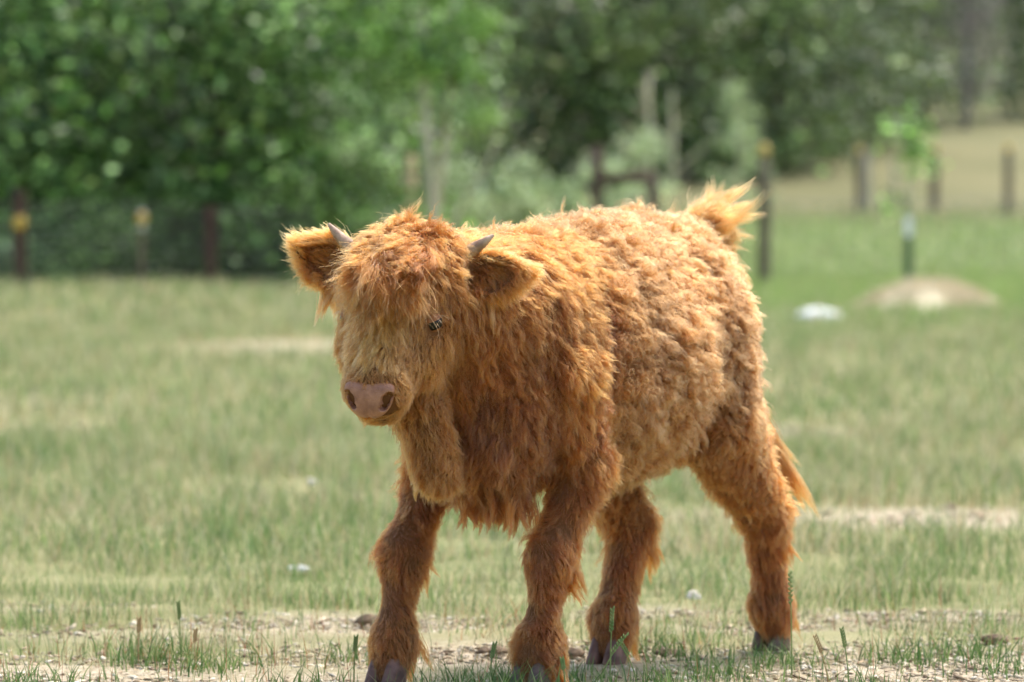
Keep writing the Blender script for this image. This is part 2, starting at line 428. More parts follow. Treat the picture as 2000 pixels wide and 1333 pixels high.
def leaves(centres, radii, n, size, cols, seed, droop=.0, flat=.7, gsz=9):
    """n leaf-shaped faces spread through a set of clump ellipsoids, thinned into twig-sized sprays"""
    r = np.random.default_rng(seed); M = len(centres); C = np.array(centres); Rr = np.array(radii)
    wv = (Rr[:, 0] * Rr[:, 1] * Rr[:, 2]) ** .66; ci = r.choice(M, n // gsz + 1, p=wv / wv.sum())
    d = nrm(r.normal(size=(len(ci), 3))); rad = r.random(len(ci)) ** .38
    sp = C[ci] + d * rad[:, None] * Rr[ci]                       # spray centres
    k = np.repeat(np.arange(len(ci)), gsz)[:n]
    p = sp[k] + r.normal(size=(n, 3)) * size * np.array([1.5, 1.5, 1.0]) * (gsz / 12) ** .5
    a = nrm(r.normal(size=(n, 3)) * np.array([1, 1, .6]) + np.array([0, 0, -droop]))
    nn = nrm(r.normal(size=(n, 3)) * .7 + np.array([0, -.1, flat])); b = nrm(np.cross(a, nn))
    s = size * r.uniform(.6, 1.3, n)[:, None]
    V = np.stack([p - a * s * .5, p + b * s * .30, p + a * s * .5, p - b * s * .30], 1)
    spc = r.integers(0, len(cols), len(ci)); col = np.array(cols)[spc[k]] * np.exp(r.normal(size=(n, 1)) * .22) * np.exp(r.normal(size=(len(ci), 1)) * .48)[k]  # strong tone spread per spray imitates lit sprays and dark gaps
    return V.reshape(-1, 3), np.arange(4 * n).reshape(n, 4), np.repeat(col, 4, 0)

def trunk_mesh(base, top, r0, limbs, seed, seg=7):
    r = np.random.default_rng(seed); base = A3_(*base); top = A3_(*top); parts = []
    pth = [base + (top - base) * t + r.normal(size=3) * .03 * np.linalg.norm(top - base) * (0 < t < 1) * .5 for t in np.linspace(0, 1, 7)]
    parts.append(tube(pth, [r0 * (1 - .8 * t) + .004 for t in np.linspace(0, 1, 7)], seg))
    for i, e in enumerate(limbs):
        t = r.uniform(.25, .8); st = base + (top - base) * t; e = A3_(*e)
        mid = (st + e) / 2 + r.normal(size=3) * .08 * np.linalg.norm(e - st) + A3_(0, 0, .06) * np.linalg.norm(e - st)
        parts.append(tube([st, mid, e], [r0 * .42 * (1 - .5 * t), r0 * .25, r0 * .06], 5))
    return join_vf(parts)

def tree(name, x, y, h, rx, label, cols, nleaf, size, seed, cat='tree', group=None, crown0=.12, clumps=26, trunk_r=.12, bark=None, droop=.2, shape='round', ry=None):
    z = gz(x, y); r = np.random.default_rng(seed); ry = ry or rx
    root = empty(name, (x, y, z)); tag(root, label, cat, group)
    C, Rr = [], []
    for i in range(clumps):
        t = (i + .5) / clumps; zz = h * (crown0 + (1 - crown0) * t)
        if shape == 'round': prof = math.sin(math.pi * min(max(.12 + .80 * t, 0), 1)) ** .6
        elif shape == 'full': prof = min(1, 1.7 * (1 - t)) ** .6
        else: prof = (1 - abs(2 * t - 1) ** 3) ** .5 * .9 + .1
        a = r.uniform(0, 6.28); q = r.uniform(.35, .95) * prof
        C.append((math.cos(a) * q * rx, math.sin(a) * q * ry, zz)); s = r.uniform(.20, .36) * (rx + ry) * .5 * (.6 + .5 * prof)
        Rr.append((s * 1.15, s * 1.15, s * .75))
    V, F, col = leaves(C, Rr, nleaf, size, cols, seed + 1, droop, gsz=40 if size > .1 else 14)
    cr = mesh_obj('crown', V, F, m_leaf, root, smooth=False); set_col(cr, col)
    limbs = [C[i] for i in r.choice(clumps, min(9, clumps), replace=False)]
    V, F = trunk_mesh((0, 0, -.05), (r.normal() * .1 * rx, r.normal() * .1 * ry, h * .82), trunk_r, limbs, seed + 2)
    mesh_obj('trunk', V, F, bark or m_bark, root)
    return root

c3 = lambda *a: [lin(*q)[:3] for q in a]
G_DEEP = c3((62, 92, 38), (86, 120, 54), (118, 150, 76), (44, 70, 30), (150, 178, 108))  # leaf greens, widened to paint in lit clusters and shaded gaps
G_LIME = c3((118, 150, 72), (140, 170, 90), (100, 134, 62))
G_SAGE = c3((142, 162, 104), (168, 184, 132), (124, 146, 90), (184, 196, 152))
G_CEDAR = c3((92, 106, 66), (104, 122, 74), (116, 130, 84), (80, 94, 60))
G_OLIVE = c3((96, 116, 64), (110, 132, 70), (84, 104, 58), (124, 140, 88))
G_GREY = c3((120, 112, 104), (140, 130, 122), (100, 94, 86))

# --- the big broadleaf thicket behind the left fence
for i, (px, d, h, rx, lb, cols, n_, cr0) in enumerate([
    (-140, 52, 5.6, 2.2, 'leafy green tree cut by the left edge of the picture', G_DEEP, 9000, .02),
    (150, 50, 5.2, 1.9, 'dense broadleaf tree above the left fence post with the yellow insulator', G_DEEP, 13000, .03),
    (420, 51, 5.4, 1.9, 'dense broadleaf tree behind the brown fence post, left of the calf', G_DEEP, 13000, .05),
    (640, 54, 5.6, 1.5, 'bright leafy tree above the head of the calf', G_DEEP + G_LIME, 9000, .10),
    (300, 60, 6.6, 2.6, 'taller dark tree deep inside the left thicket', G_DEEP[:2] + G_CEDAR, 9000, .02)]):
    x = (px - 1000) * d / FPX
    tree('broadleaf_tree', x, d, h, rx, lb, cols, n_, .16, 200 + i * 7, group='trees behind the left fence', crown0=0.0, clumps=44, trunk_r=.11, shape='full')
# low sage-green bush at the foot of the thicket
for i, (px, py, d, h, rx, lb, cols) in enumerate([
    (640, 470, 50, 2.5, .85, 'pale green bush between the thicket and the head of the calf', G_SAGE + G_DEEP),
    (330, 590, 49.4, 1.25, .8, 'leafy bush behind the wire between the two brown fence posts', G_DEEP),
    (470, 590, 49.6, 1.2, .8, 'leafy bush behind the wire right of the brown fence post', G_DEEP),
    (130, 590, 48.4, 1.15, .8, 'leafy bush behind the wire right of the leftmost post', G_DEEP),
    (60, 590, 48.5, .9, .8, 'low green bush at the foot of the left fence', G_DEEP + G_SAGE),
    (230, 590, 48.8, .75, .6, 'low bush under the insulator of the left fence', G_DEEP + G_SAGE),
    (1010, 420, 62, 1.95, .60, 'sage green bush right above the neck of the calf', G_SAGE),
    (890, 430, 58, 1.75, .65, 'sage green bush above the left horn', G_SAGE),
    (1240, 420, 70, 2.35, .80, 'pale silvery bush behind the rusty frame', G_SAGE[1:] + G_SAGE[3:]),
    (1110, 430, 68, 1.5, .5, 'small sage bush left of the rusty frame', G_SAGE)]):
    x = (px - 1000) * d / FPX
    tree('bush', x, d, h, rx, lb, cols, 3500, .085, 300 + i * 5, cat='bush', group='bushes along the fence', crown0=.02, clumps=15, trunk_r=.03, shape='full' if i % 2 else 'round')

# --- pale forked sapling with lime leaves, centre left
d = 51; x = (850 - 1000) * d / FPX; z = gz(x, d)
root = empty('forked_tree', (x, d, z)); tag(root, 'slender pale forked tree with lime green leaves above the calf', 'tree')
parts = [tube([(0, 0, -.1), (-.02, 0, .9), (-.10, .0, 1.8), (-.16, 0, 3.0), (-.14, 0, 4.3)], [.075, .07, .065, .05, .02], 8),
         tube([(-.01, .05, .7), (.10, .1, 1.7), (.20, .05, 2.9), (.24, 0, 4.2)], [.05, .045, .04, .015], 8),
         tube([(.0, .03, .5), (.32, .1, 1.1), (.75, .1, 1.8), (.95, 0, 2.6)], [.028, .022, .018, .008], 6)]
V, F = join_vf(parts); mesh_obj('trunk', V, F, m_bark_pale, root)
C = [(-.1, 0, 3.0), (.2, 0, 3.3), (.0, .1, 3.9), (.5, 0, 3.6), (-.5, .1, 3.4), (.3, 0, 2.9), (.55, .05, 2.4), (-.75, 0, 2.9), (-.35, 0, 4.2), (.2, 0, 4.4)]
V, F, col = leaves(C, [(.34, .34, .24)] * len(C), 3200, .12, G_LIME, 51, .2)
o = mesh_obj('crown', V, F, m_leaf, root, smooth=False); set_col(o, col)

# --- wispy pale conifer sapling, right of centre
d = 72; x = (1440 - 1000) * d / FPX; z = gz(x, d)
root = empty('wispy_conifer', (x, d, z)); tag(root, 'wispy pale green conifer sapling standing above the back of the calf', 'tree')
hh = 3.3; parts = [tube([(0, 0, -.05), (.03, 0, hh * .5), (0, 0, hh)], [.035, .022, .006], 6)]; C = []; Rr = []
rr = np.random.default_rng(61)
for i in range(46):
    t = .22 + .78 * i / 46; L = .75 * (1 - t) ** .7 + .08; a = rr.uniform(0, 6.28)
    e = A3_(math.cos(a) * L, math.sin(a) * L, hh * t + .10 * L); parts.append(tube([(0, 0, hh * t), e * A3_(.5, .5, 1) + A3_(0, 0, .03), e], [.010, .007, .003], 4))
    for q in (.45, .75, 1.0): C.append(A3_(e[0] * q, e[1] * q, hh * t + .1 * L * q)); Rr.append((.09, .09, .05))
V, F = join_vf(parts); mesh_obj('trunk', V, F, m_bark_pale, root)
V, F, col = leaves(C, Rr, 3600, .055, G_SAGE, 62, .3); o = mesh_obj('crown', V, F, m_leaf, root, smooth=False); set_col(o, col)

# --- staked sapling with its post and straw mulch on the right lawn
d = 42.3; x = (1772 - 1000) * d / FPX; z = gz(x, d)
root = empty('young_sapling', (x, d, z)); tag(root, 'thin young sapling with a few lime leaves rising from the straw mound', 'sapling')
V, F = join_vf([tube([(0, .06, -.02), (.03, .05, .7), (.01, 0, 1.4), (.05, 0, 1.95)], [.028, .024, .018, .010], 6), tube([(.02, 0, 1.2), (.10, 0, 1.35), (.13, 0, 1.5)], [.004, .003, .002], 4), tube([(.02, 0, 1.0), (-.08, 0, 1.10), (-.13, 0, 1.15)], [.004, .003, .002], 4)])
mesh_obj('stem', V, F, m_bark_pale, root)
V, F, col = leaves([(.0, 0, 1.95), (.05, 0, 1.80), (.10, 0, 1.65), (.13, 0, 1.5), (-.13, 0, 1.12)], [(.09, .09, .12), (.08, .08, .12), (.07, .07, .09), (.07, .06, .08), (.06, .06, .08)], 520, .085, G_LIME, 71, .5)
o = mesh_obj('leaves', V, F, m_leaf, root, smooth=False); set_col(o, col)

m_tpost = noise_mat('green_steel', lin(48, 78, 50), lin(70, 100, 66), 12, .6)
m_tpost_w = noise_mat('white_tip', lin(206, 212, 204), lin(226, 230, 222), 12, .6)
m_rust = noise_mat('rust_brown', lin(66, 48, 40), lin(92, 68, 58), 9, .85, .3)
m_wood = noise_mat('weathered_wood', lin(92, 82, 66), lin(136, 122, 100), 9, .95, .5)
m_wood_pale = noise_mat('pale_wood', lin(176, 168, 148), lin(206, 198, 178), 9, .9, .3)
m_wood_tan = noise_mat('tan_wood', lin(176, 142, 108), lin(204, 170, 132), 9, .9, .3)
m_yellow = noise_mat('yellow_plastic', lin(184, 150, 60), lin(206, 176, 90), 10, .45)
m_wire = noise_mat('fence_wire', lin(70, 74, 72), lin(110, 114, 110), 30, .5)

def box_vf(x0, x1, y0, y1, z0, z1):
    V = [(x0, y0, z0), (x1, y0, z0), (x1, y1, z0), (x0, y1, z0), (x0, y0, z1), (x1, y0, z1), (x1, y1, z1), (x0, y1, z1)]
    return V, [(3, 2, 1, 0), (4, 5, 6, 7), (0, 1, 5, 4), (1, 2, 6, 5), (2, 3, 7, 6), (3, 0, 4, 7)]
def t_post(name, px, d, h, w_, label, mat, tip=None, insul=None, group='steel posts of the pasture fence'):
    """rolled steel T-post: flange, web and studs"""
    x = (px - 1000) * d / FPX; z = gz(x, d); root = empty(name, (x, d, z)); tag(root, label, 'post', group)
    hb = h - (tip or 0)
    V, F = join_vf([box_vf(-w_ / 2, w_ / 2, -.006, .006, -.15, hb), box_vf(-.006, .006, .006, .05, -.15, hb)] + [box_vf(-.012, .012, -.016, -.006, zz, zz + .02) for zz in np.arange(.12, hb - .05, .09)])
    mesh_obj('shaft', V, F, mat, root, smooth=False)
    if tip:
        V, F = join_vf([box_vf(-w_ / 2, w_ / 2, -.007, .007, hb, h), box_vf(-.006, .006, .007, .05, hb, h)]); mesh_obj('painted_tip', V, F, m_tpost_w, root, smooth=False)
    if insul:
        zi, r_ = insul
        V, F = tube([(0, -.09, zi), (0, -.075, zi), (0, -.06, zi), (0, -.03, zi), (0, -.012, zi)], [r_ * .55, r_, r_ * .8, r_ * .95, r_ * .5], 12); mesh_obj('insulator', V, F, m_yellow, root)
    return root
t_post('stake_post', 1774, 42.0, .98, .085, 'green steel stake with a white tip beside the straw mound', m_tpost, tip=.22)
t_post('fence_post', 40, 45.0, 1.17, .15, 'rusty brown fence post with a yellow insulator at far left', m_rust, insul=(.78, .085))
t_post('fence_post', 412, 47.0, 1.0, .14, 'rusty brown fence post left of the ear of the calf', m_rust)
t_post('fence_post', 278, 46.2, .93, .06, 'steel post with a white tip and yellow insulator in the left fence', m_wood, tip=.24, insul=(.82, .07))
t_post('fence_post', 1695, 97, 1.5, .13, 'pale grey steel post in the far fence at right', m_wood_pale)
t_post('fence_post', 1745, 97, 1.25, .10, 'pale thin post behind the young sapling', m_wood_pale)
t_post('fence_post', 940, 64, 1.5, .10, 'steel post with a pale tip above the left horn', m_tpost, tip=.55)

def wood_post(px, d, ybase, ytop, wpx, label, mat, cap=True, name='wooden_post', group='wooden posts of the far fence'):
    x = (px - 1000) * d / FPX; z = gz(x, d); h = CAM_H - (ytop - HOR) * d / FPX - z; r_ = wpx * .5 * d / FPX
    root = empty(name, (x, d, z)); tag(root, label, 'post', group)
    V, F = tube([(0, 0, -.3), (0, 0, .02), (.01, 0, h * .5), (0, 0, h - .03), (0, 0, h)], [r_ * 1.05, r_ * 1.05, r_, r_ * .95, r_ * .8], 12); mesh_obj('shaft', V, F, mat, root)
    if cap:
        V, F = tube([(0, -r_ * .2, h + .0), (0, -r_ * .2, h + .05), (0, -r_ * .2, h + .12), (0, -r_ * .2, h + .17)], [r_ * .5, r_ * .9, r_ * .9, r_ * .4], 12); mesh_obj('insulator', V, F, m_yellow, root)
wood_post(1492, 56, 560, 305, 25, 'tall weathered wooden post right behind the rump of the calf', m_wood)
wood_post(1678, 96, 410, 300, 17, 'wooden post with yellow cap, leftmost in the far right fence', m_wood)
wood_post(1824, 96, 410, 300, 19, 'wooden post with yellow cap behind the sapling', m_wood)
wood_post(1968, 94, 410, 296, 17, 'wooden post with yellow cap near the right edge', m_wood)
wood_post(797, 60, 430, 305, 32, 'stubby tan wooden post behind the poll of the calf', m_wood_tan, cap=False)

# rusty H-shaped brace frame behind the back of the calf
d = 66; x = (1222 - 1000) * d / FPX; z = gz(x, d); root = empty('brace_frame', (x, d, z)); tag(root, 'rusty brown H-shaped fence brace behind the back of the calf', 'fence brace')
hl = CAM_H - (285 - HOR) * d / FPX - z; hr = CAM_H - (345 - HOR) * d / FPX - z
for (xx, h_) in ((-.48, hl), (.47, hr)):
    V, F = tube([(xx * 1.06 if h_ == hl else xx, 0, h_), (xx, 0, h_ * .6), (xx, 0, -.2)], [.10, .10, .10], 10); mesh_obj('upright', V, F, m_rust, root)
V, F = tube([(-.46, 0, hr - .04), (0, 0, hr - .02), (.46, 0, hr - .04)], [.10, .10, .10], 10); mesh_obj('crossbar', V, F, m_rust, root)

# woven wire fences: each wire run is a strip of real wires
def wire_fence(name, p0, p1, h, dz, dx, label, wr=.006):
    p0 = A3_(*p0); p1 = A3_(*p1); n = int(np.linalg.norm(p1 - p0) / dx); root = empty(name, (0, 0, 0)); tag(root, label, 'fence', 'wire fences around the pasture')
    def zt(t): q = p0 + (p1 - p0) * t; return gz(q[0], q[1])
    for k in range(int(h / dz) + 1):
        pts_ = [tuple((p0 + (p1 - p0) * t)[:2]) + (zt(t) + .04 + k * dz,) for t in np.linspace(0, 1, 14)]
        V, F = tube(pts_, [wr] * 14, 4, cap=False); mesh_obj('line_wire', V, F, m_wire, root, smooth=False)
    V, F = [], []
    for i in range(n + 1):
        t = i / n; q = p0 + (p1 - p0) * t; z_ = zt(t) + .04
        v, f = tube([(q[0], q[1], z_), (q[0], q[1], z_ + int(h / dz) * dz)], [wr, wr], 3, cap=False); o_ = len(V); V += v; F += [tuple(a_ + o_ for a_ in g) for g in f]
    o = mesh_obj('stay_wires', V, F, m_wire, root, smooth=False); tag(o, kind='stuff')
def wp(px, d): return ((px - 1000) * d / FPX, d)
wire_fence('wire_fence', wp(-900, 42.5) , wp(620, 48.4), .95, .105, .10, 'dark woven wire fence in front of the left thicket', .0026)
wire_fence('wire_fence', wp(620, 56.5), wp(1492, 56.3), 1.0, .15, .30, 'thin wire fence behind the calf up to the tall wooden post', .004)
wire_fence('wire_fence', wp(1492, 56.3), wp(2700, 93), 1.3, .2, .5, 'thin wire fence running away to the right', .006)

# straw mulch mound
m_straw = noise_mat('straw', lin(198, 184, 148), lin(216, 204, 172), 5, .95)
d = 41.0; x = (1812 - 1000) * d / FPX; z = gz(x, d)
def mound(name, c, rx, ry, h, n, label, seed):
    r = np.random.default_rng(seed); root = empty(name, c); tag(root, label, 'straw mound')
    u = np.linspace(0, 1, 14); a = np.linspace(0, 2 * math.pi, 40, endpoint=False); V = []; F = []
    for i, q in enumerate(u):
        for b in a:
            w_ = 1 + .10 * math.sin(3 * b + 1) + .06 * math.sin(7 * b)
            V.append((math.cos(b) * q * rx * w_, math.sin(b) * q * ry * w_, h * (1 - q ** 2.2) ** 1.3 * (1 + .07 * math.sin(3 * b + 4 * q) + .05 * math.sin(8 * b)) - .01))
    for i in range(13):
        for k in range(40): F.append((i * 40 + k, (i + 1) * 40 + k, (i + 1) * 40 + (k + 1) % 40, i * 40 + (k + 1) % 40))
    mesh_obj('heap', V, F, m_straw, root)
    b = r.uniform(0, 6.28, n); q = r.random(n) ** .5; px_ = np.cos(b) * q * rx; py_ = np.sin(b) * q * ry; pz = h * (1 - q ** 2.2) ** 1.3 * (1 + .07 * np.sin(3 * b + 4 * q) + .05 * np.sin(8 * b))
    p = np.stack([px_, py_, pz], 1); dd = nrm(r.normal(size=(n, 3)) * A3_(1, 1, .3)); L = r.uniform(.03, .10, (n, 1)); s2 = nrm(np.cross(dd, r.normal(size=(n, 3)))) * .003
    V = np.stack([p - dd * L - s2, p - dd * L + s2, p + dd * L + s2 + A3_(0, 0, .01), p + dd * L - s2 + A3_(0, 0, .01)], 1).reshape(-1, 3)
    o = mesh_obj('straw_strands', V, np.arange(4 * n).reshape(n, 4), m_straw, root, smooth=False); tag(o, kind='stuff')
mound('straw_mound', (x, d, z), .84, .9, .30, 4500, 'mound of pale straw mulch around the young sapling', 5)

# --- woods on the rise behind
WOODS = [
    # px, distance, height, radius, kind
    (760, 98, 8.5, 1.8, 1), (930, 106, 9.0, 1.7, 0), (1030, 110, 10.0, 1.6, 0), (1130, 107, 8.6, 1.5, 1), (1230, 111, 9.6, 1.7, 0), (1330, 109, 8.2, 1.6, 1), (1420, 113, 9.6, 1.7, 0),
    (1520, 112, 8.4, 1.6, 1), (1620, 118, 9.4, 1.7, 0), (1700, 124, 8.6, 1.6, 1), (1790, 140, 9.2, 2.2, 0), (1975, 150, 9.0, 2.4, 0), (2090, 148, 9.5, 2.8, 1),
    (1880, 168, 10.5, 3.2, 0), (1560, 170, 12, 3.6, 0), (1280, 168, 12, 3.6, 0), (1000, 166, 12, 3.6, 0), (740, 150, 12, 3.6, 0), (560, 76, 8, 1.9, 0), (330, 74, 8, 1.9, 0), (90, 75, 8, 1.9, 0), (-140, 74, 8, 1.9, 0), (680, 84, 8, 1.8, 0), (1780, 185, 13, 4, 0), (2020, 190, 13, 4, 0)]
NAMES_W = ['dark evergreen tree', 'olive green tree']
WL = {760: 'above the ear at the left end of the woods', 930: 'right of the pale forked tree', 1030: 'behind the neck of the calf', 1130: 'left of the rusty frame', 1230: 'above the rusty frame', 1330: 'left of the wispy conifer',
      1420: 'behind the wispy conifer', 1520: 'above the tall wooden post', 1620: 'left of the young sapling', 1700: 'small, above the far fence', 1790: 'above the young sapling', 1975: 'near the right edge', 2090: 'cut by the right edge'}
WB = {1880: 'behind the bare grey tree', 1560: 'above the tall wooden post', 1280: 'above the dead saplings', 1000: 'above the neck of the calf', 740: 'above the left ear end of the head', 560: 'behind the bright leafy tree',
      330: 'deep behind the left thicket', 90: 'behind the far left fence post', -140: 'at the left edge', 680: 'left of the pale forked tree', 1780: 'above the young sapling', 2020: 'at the right edge'}
for i, (px, d, h, rx, kd_) in enumerate(WOODS):
    x = (px - 1000) * d / FPX
    lb = NAMES_W[kd_] + ' in the woods ' + WL[px] if px in WL else 'tall dark tree at the very back, ' + WB[px]
    tree('woodland_tree', x, d, h, rx, lb, G_OLIVE if kd_ else G_CEDAR, 4200 if px in WL else 3200, .30, 500 + i * 3, group='trees of the woods behind' if px in WL else 'trees at the very back of the woods', crown0=0.0, clumps=44, trunk_r=.13, bark=m_bark_grey, shape='full')
# the woods and thicket go on to both sides as one mass
C, Rr = [], []; rr = np.random.default_rng(815)
for px, d in [(-430, 53), (-600, 52), (-800, 54), (-1050, 56)] + [(p_, 150 + 12 * (k_ % 2)) for k_, p_ in enumerate(range(2200, 3300, 130))] + [(p_, 110) for p_ in range(-1500, -250, 160)]:
    x = (px - 1000) * d / FPX; z = gz(x, d); s_ = d / 52; 
    for k in range(26):
        t = rr.random(); C.append((x + rr.normal() * .75 * s_ ** .5, d + rr.normal() * .8, z + t * (5.2 if d < 60 else 9))); Rr.append((.55 * s_ ** .5, .55 * s_ ** .5, .5 * s_ ** .5))
V, F, col = leaves(C, Rr, 60000, .26, G_DEEP + G_CEDAR, 816, .2, gsz=30)
o = mesh_obj('woodland', V, F, m_leaf, smooth=False); set_col(o, col); tag(o, 'woodland continuing beyond both sides of the pasture', 'woodland', kind='stuff')
# bare grey tree at top right
d = 138; x = (1885 - 1000) * d / FPX; z = gz(x, d); root = empty('bare_tree', (x, d, z)); tag(root, 'leafless grey branching tree at the upper right', 'tree')
rr = np.random.default_rng(91); parts = [tube([(0, 0, -.2), (.1, 0, 2), (0, .1, 4), (.1, 0, 6.5)], [.16, .13, .10, .03], 7)]
for i in range(46):
    t = rr.uniform(.15, .9); a = rr.uniform(0, 6.28); L = rr.uniform(.8, 2.0) * (1.1 - .5 * t); s0 = A3_(.05, 0, 6.3 * t); e = s0 + A3_(math.cos(a) * L, math.sin(a) * L, L * rr.uniform(.3, 1.0))
    m_ = (s0 + e) / 2 + rr.normal(size=3) * .15; parts.append(tube([s0, m_, e], [.05, .035, .012], 5))
    for k in range(4):
        st_ = s0 + (e - s0) * rr.uniform(.3, 1); parts.append(tube([st_, st_ + rr.normal(size=3) * .3 + A3_(0, 0, .15), st_ + rr.normal(size=3) * .5 + A3_(0, 0, .35)], [.022, .016, .006], 4))
V, F = join_vf(parts); mesh_obj('branches', V, F, m_bark_grey, root)
# two slim dead saplings in front of the dark woods
for px, yt, lb in ((1266, 140, 'slim pale dead sapling above the silvery bush'), (1312, 175, 'shorter slim dead sapling right of the pale one')):
    d = 84; x = (px - 1000) * d / FPX; z = gz(x, d); hh = CAM_H - (yt - HOR) * d / FPX - z
    root = empty('dead_sapling', (x, d, z)); tag(root, lb, 'sapling', 'dead saplings'); rr = np.random.default_rng(px)
    parts = [tube([(0, 0, -.1), (.04, 0, hh * .5), (0, 0, hh)], [.055, .045, .015], 7)]
    for k in range(9):
        z0 = hh * rr.uniform(.3, .95); a = rr.uniform(0, 6.28); L = rr.uniform(.3, .8); parts.append(tube([(0, 0, z0), (math.cos(a) * L * .5, math.sin(a) * L * .5, z0 + L * .35), (math.cos(a) * L, math.sin(a) * L, z0 + L * .8)], [.02, .014, .006], 4))
    V, F = join_vf(parts); mesh_obj('trunk', V, F, m_bark_pale, root)


# ================================================================== CALF
# calf frame: x forward, y to the calf's left, z up; origin on the ground below the belly
CALF_LOC = (0.145, 7.70, 0.0)
CALF_ROT = R(237.0)

carves = []
prims = []     # (fn, region, bbox_lo, bbox_hi, k)
def A3(*v): return np.array(v, float)

def rcone(a, b, ra, rb, region, k=.045):
    a, b = A3(*a), A3(*b); ba = b - a; L2 = ba @ ba
    def f(p):
        h = np.clip(((p - a) @ ba) / L2, 0, 1)
        return np.linalg.norm(p - a - h[..., None] * ba, axis=-1) - (ra + h * (rb - ra))
    m = max(ra, rb)
    prims.append((f, region, np.minimum(a, b) - m, np.maximum(a, b) + m, k))

def ell(c, r, region, axes=None, k=.05):
    c, r = A3(*c), A3(*r); M = np.eye(3) if axes is None else np.array(axes, float)   # rows = axes
    def f(p):
        q = (p - c) @ M.T
        k0 = np.linalg.norm(q / r, axis=-1); k1 = np.linalg.norm(q / (r * r), axis=-1)
        return k0 * (k0 - 1) / np.maximum(k1, 1e-6)
    m = r.max()
    prims.append((f, region, c - m, c + m, k))

# ---- trunk
ell((-.04, 0, .635), (.40, .205, .245), 'barrel')
ell((.24, 0, .65), (.22, .165, .235), 'shoulder')
ell((-.30, 0, .735), (.165, .135, .16), 'rump')
ell((-.10, 0, .78), (.40, .11, .125), 'barrel')
ell((.34, 0, .53), (.13, .145, .16), 'chest')
rcone((.30, 0, .70), (.53, -.025, .77), .165, .115, 'neck')
rcone((.36, 0, .58), (.53, -.03, .68), .125, .065, 'neck')
rcone((.560, -.03, .63), (.565, -.012, .555), .056, .050, 'dewlap', .012)
rcone((.560, -.004, .52), (.548, .014, .435), .046, .036, 'dewlap', .004)
rcone((.40, .03, .48), (.37, .03, .40), .085, .05, 'brisket', .04)
# ---- front legs
def leg(pts, rad, regs, k=.03):
    for i in range(len(pts) - 1):
        rcone(pts[i], pts[i + 1], rad[i], rad[i + 1], regs[i], k)
RF = [(.31, -.130, .60), (.275, -.172, .43), (.375, -.184, .255), (.418, -.176, .10), (.436, -.172, .035)]
LF = [(.28, .115, .60), (.225, .138, .43), (.300, .110, .255), (.318, .096, .10), (.333, .094, .035)]
for P in (RF, LF):
    leg(P, [.090, .050, .031, .028, .030], ['shoulder', 'foreleg', 'cannon', 'foot'])
    ell((P[2][0], P[2][1], P[2][2]), (.034, .031, .045), 'foreleg')
    ell((P[3][0] + .0, P[3][1], P[3][2] - .015), (.032, .031, .038), 'foot')
# ---- hind legs
LH = [(-.30, .085, .70), (-.325, .110, .50), (-.505, .132, .29), (-.560, .118, .10), (-.585, .112, .035)]
RH = [(-.30, -.085, .70), (-.14, -.110, .465), (-.255, -.045, .28), (-.170, -.034, .10), (-.158, -.034, .035)]
for P in (LH, RH):
    leg(P, [.11, .083, .042, .031, .031], ['thigh', 'gaskin', 'cannon', 'foot'])
    ell((P[3][0], P[3][1], P[3][2] - .015), (.032, .031, .038), 'foot')
rcone((-.36, .075, .66), (-.42, .10, .45), .085, .055, 'thigh')
rcone((-.37, -.085, .66), (-.33, -.10, .45), .095, .055, 'thigh')
# ---- tail
TAIL = [(-.41, 0, .855), (-.465, .004, .895), (-.505, .008, .88), (-.525, .01, .80), (-.53, .02, .66), (-.55, .06, .52), (-.59, .10, .43)]
for i in range(len(TAIL) - 1):
    rr = [.040, .030, .024, .020, .017, .014, .010]
    rcone(TAIL[i], TAIL[i + 1], rr[i], rr[i + 1], 'tailhead' if i < 2 else 'tail', .02)

# ---- head: own frame  t = poll->nose, s = calf's left, u = out of the forehead
hd_yaw, hd_pitch, hd_roll = R(17.0), R(55.0), R(-3.0)
POLL = A3(.600, -.030, .868)
hx = A3(math.cos(hd_yaw), math.sin(hd_yaw), 0); hy = A3(-math.sin(hd_yaw), math.cos(hd_yaw), 0); hz = A3(0, 0, 1)
HT = hx * math.cos(hd_pitch) - hz * math.sin(hd_pitch)
HU = hx * math.sin(hd_pitch) + hz * math.cos(hd_pitch)
c_, s_ = math.cos(hd_roll), math.sin(hd_roll)
HS = hy * c_ + HU * s_ * .7 + hz * s_ * .5; HS /= np.linalg.norm(HS)
HU = HU - HS * (HU @ HS); HU /= np.linalg.norm(HU)
HT = np.cross(HS, HU); HT = HT / np.linalg.norm(HT)
def H(t, s, u): return POLL + HT * t + HS * s + HU * u
HAX = [HT, HS, HU]
ell(H(.075, 0, -.055), (.115, .085, .085), 'cranium', HAX)
rcone(H(.10, 0, -.055), H(.285, 0, -.048), .078, .054, 'face')
rcone(H(.09, 0, -.125), H(.275, 0, -.080), .070, .044, 'jaw')
for sg in (-1, 1):
    ell(H(.140, .060 * sg, -.036), (.040, .024, .030), 'face', HAX, .03)
    ell(H(.15, .060 * sg, -.100), (.085, .042, .060), 'jaw', HAX, .04)
ell(H(.302, 0, -.050), (.040, .060, .050), 'muzzle', HAX, .025)
ell(H(.308, 0, -.094), (.032, .044, .026), 'muzzle', HAX, .015)
ell(H(.005, .038, -.06), (.045, .045, .055), 'cranium', HAX, .04)
ell(H(.005, -.038, -.06), (.045, .045, .055), 'cranium', HAX, .04)
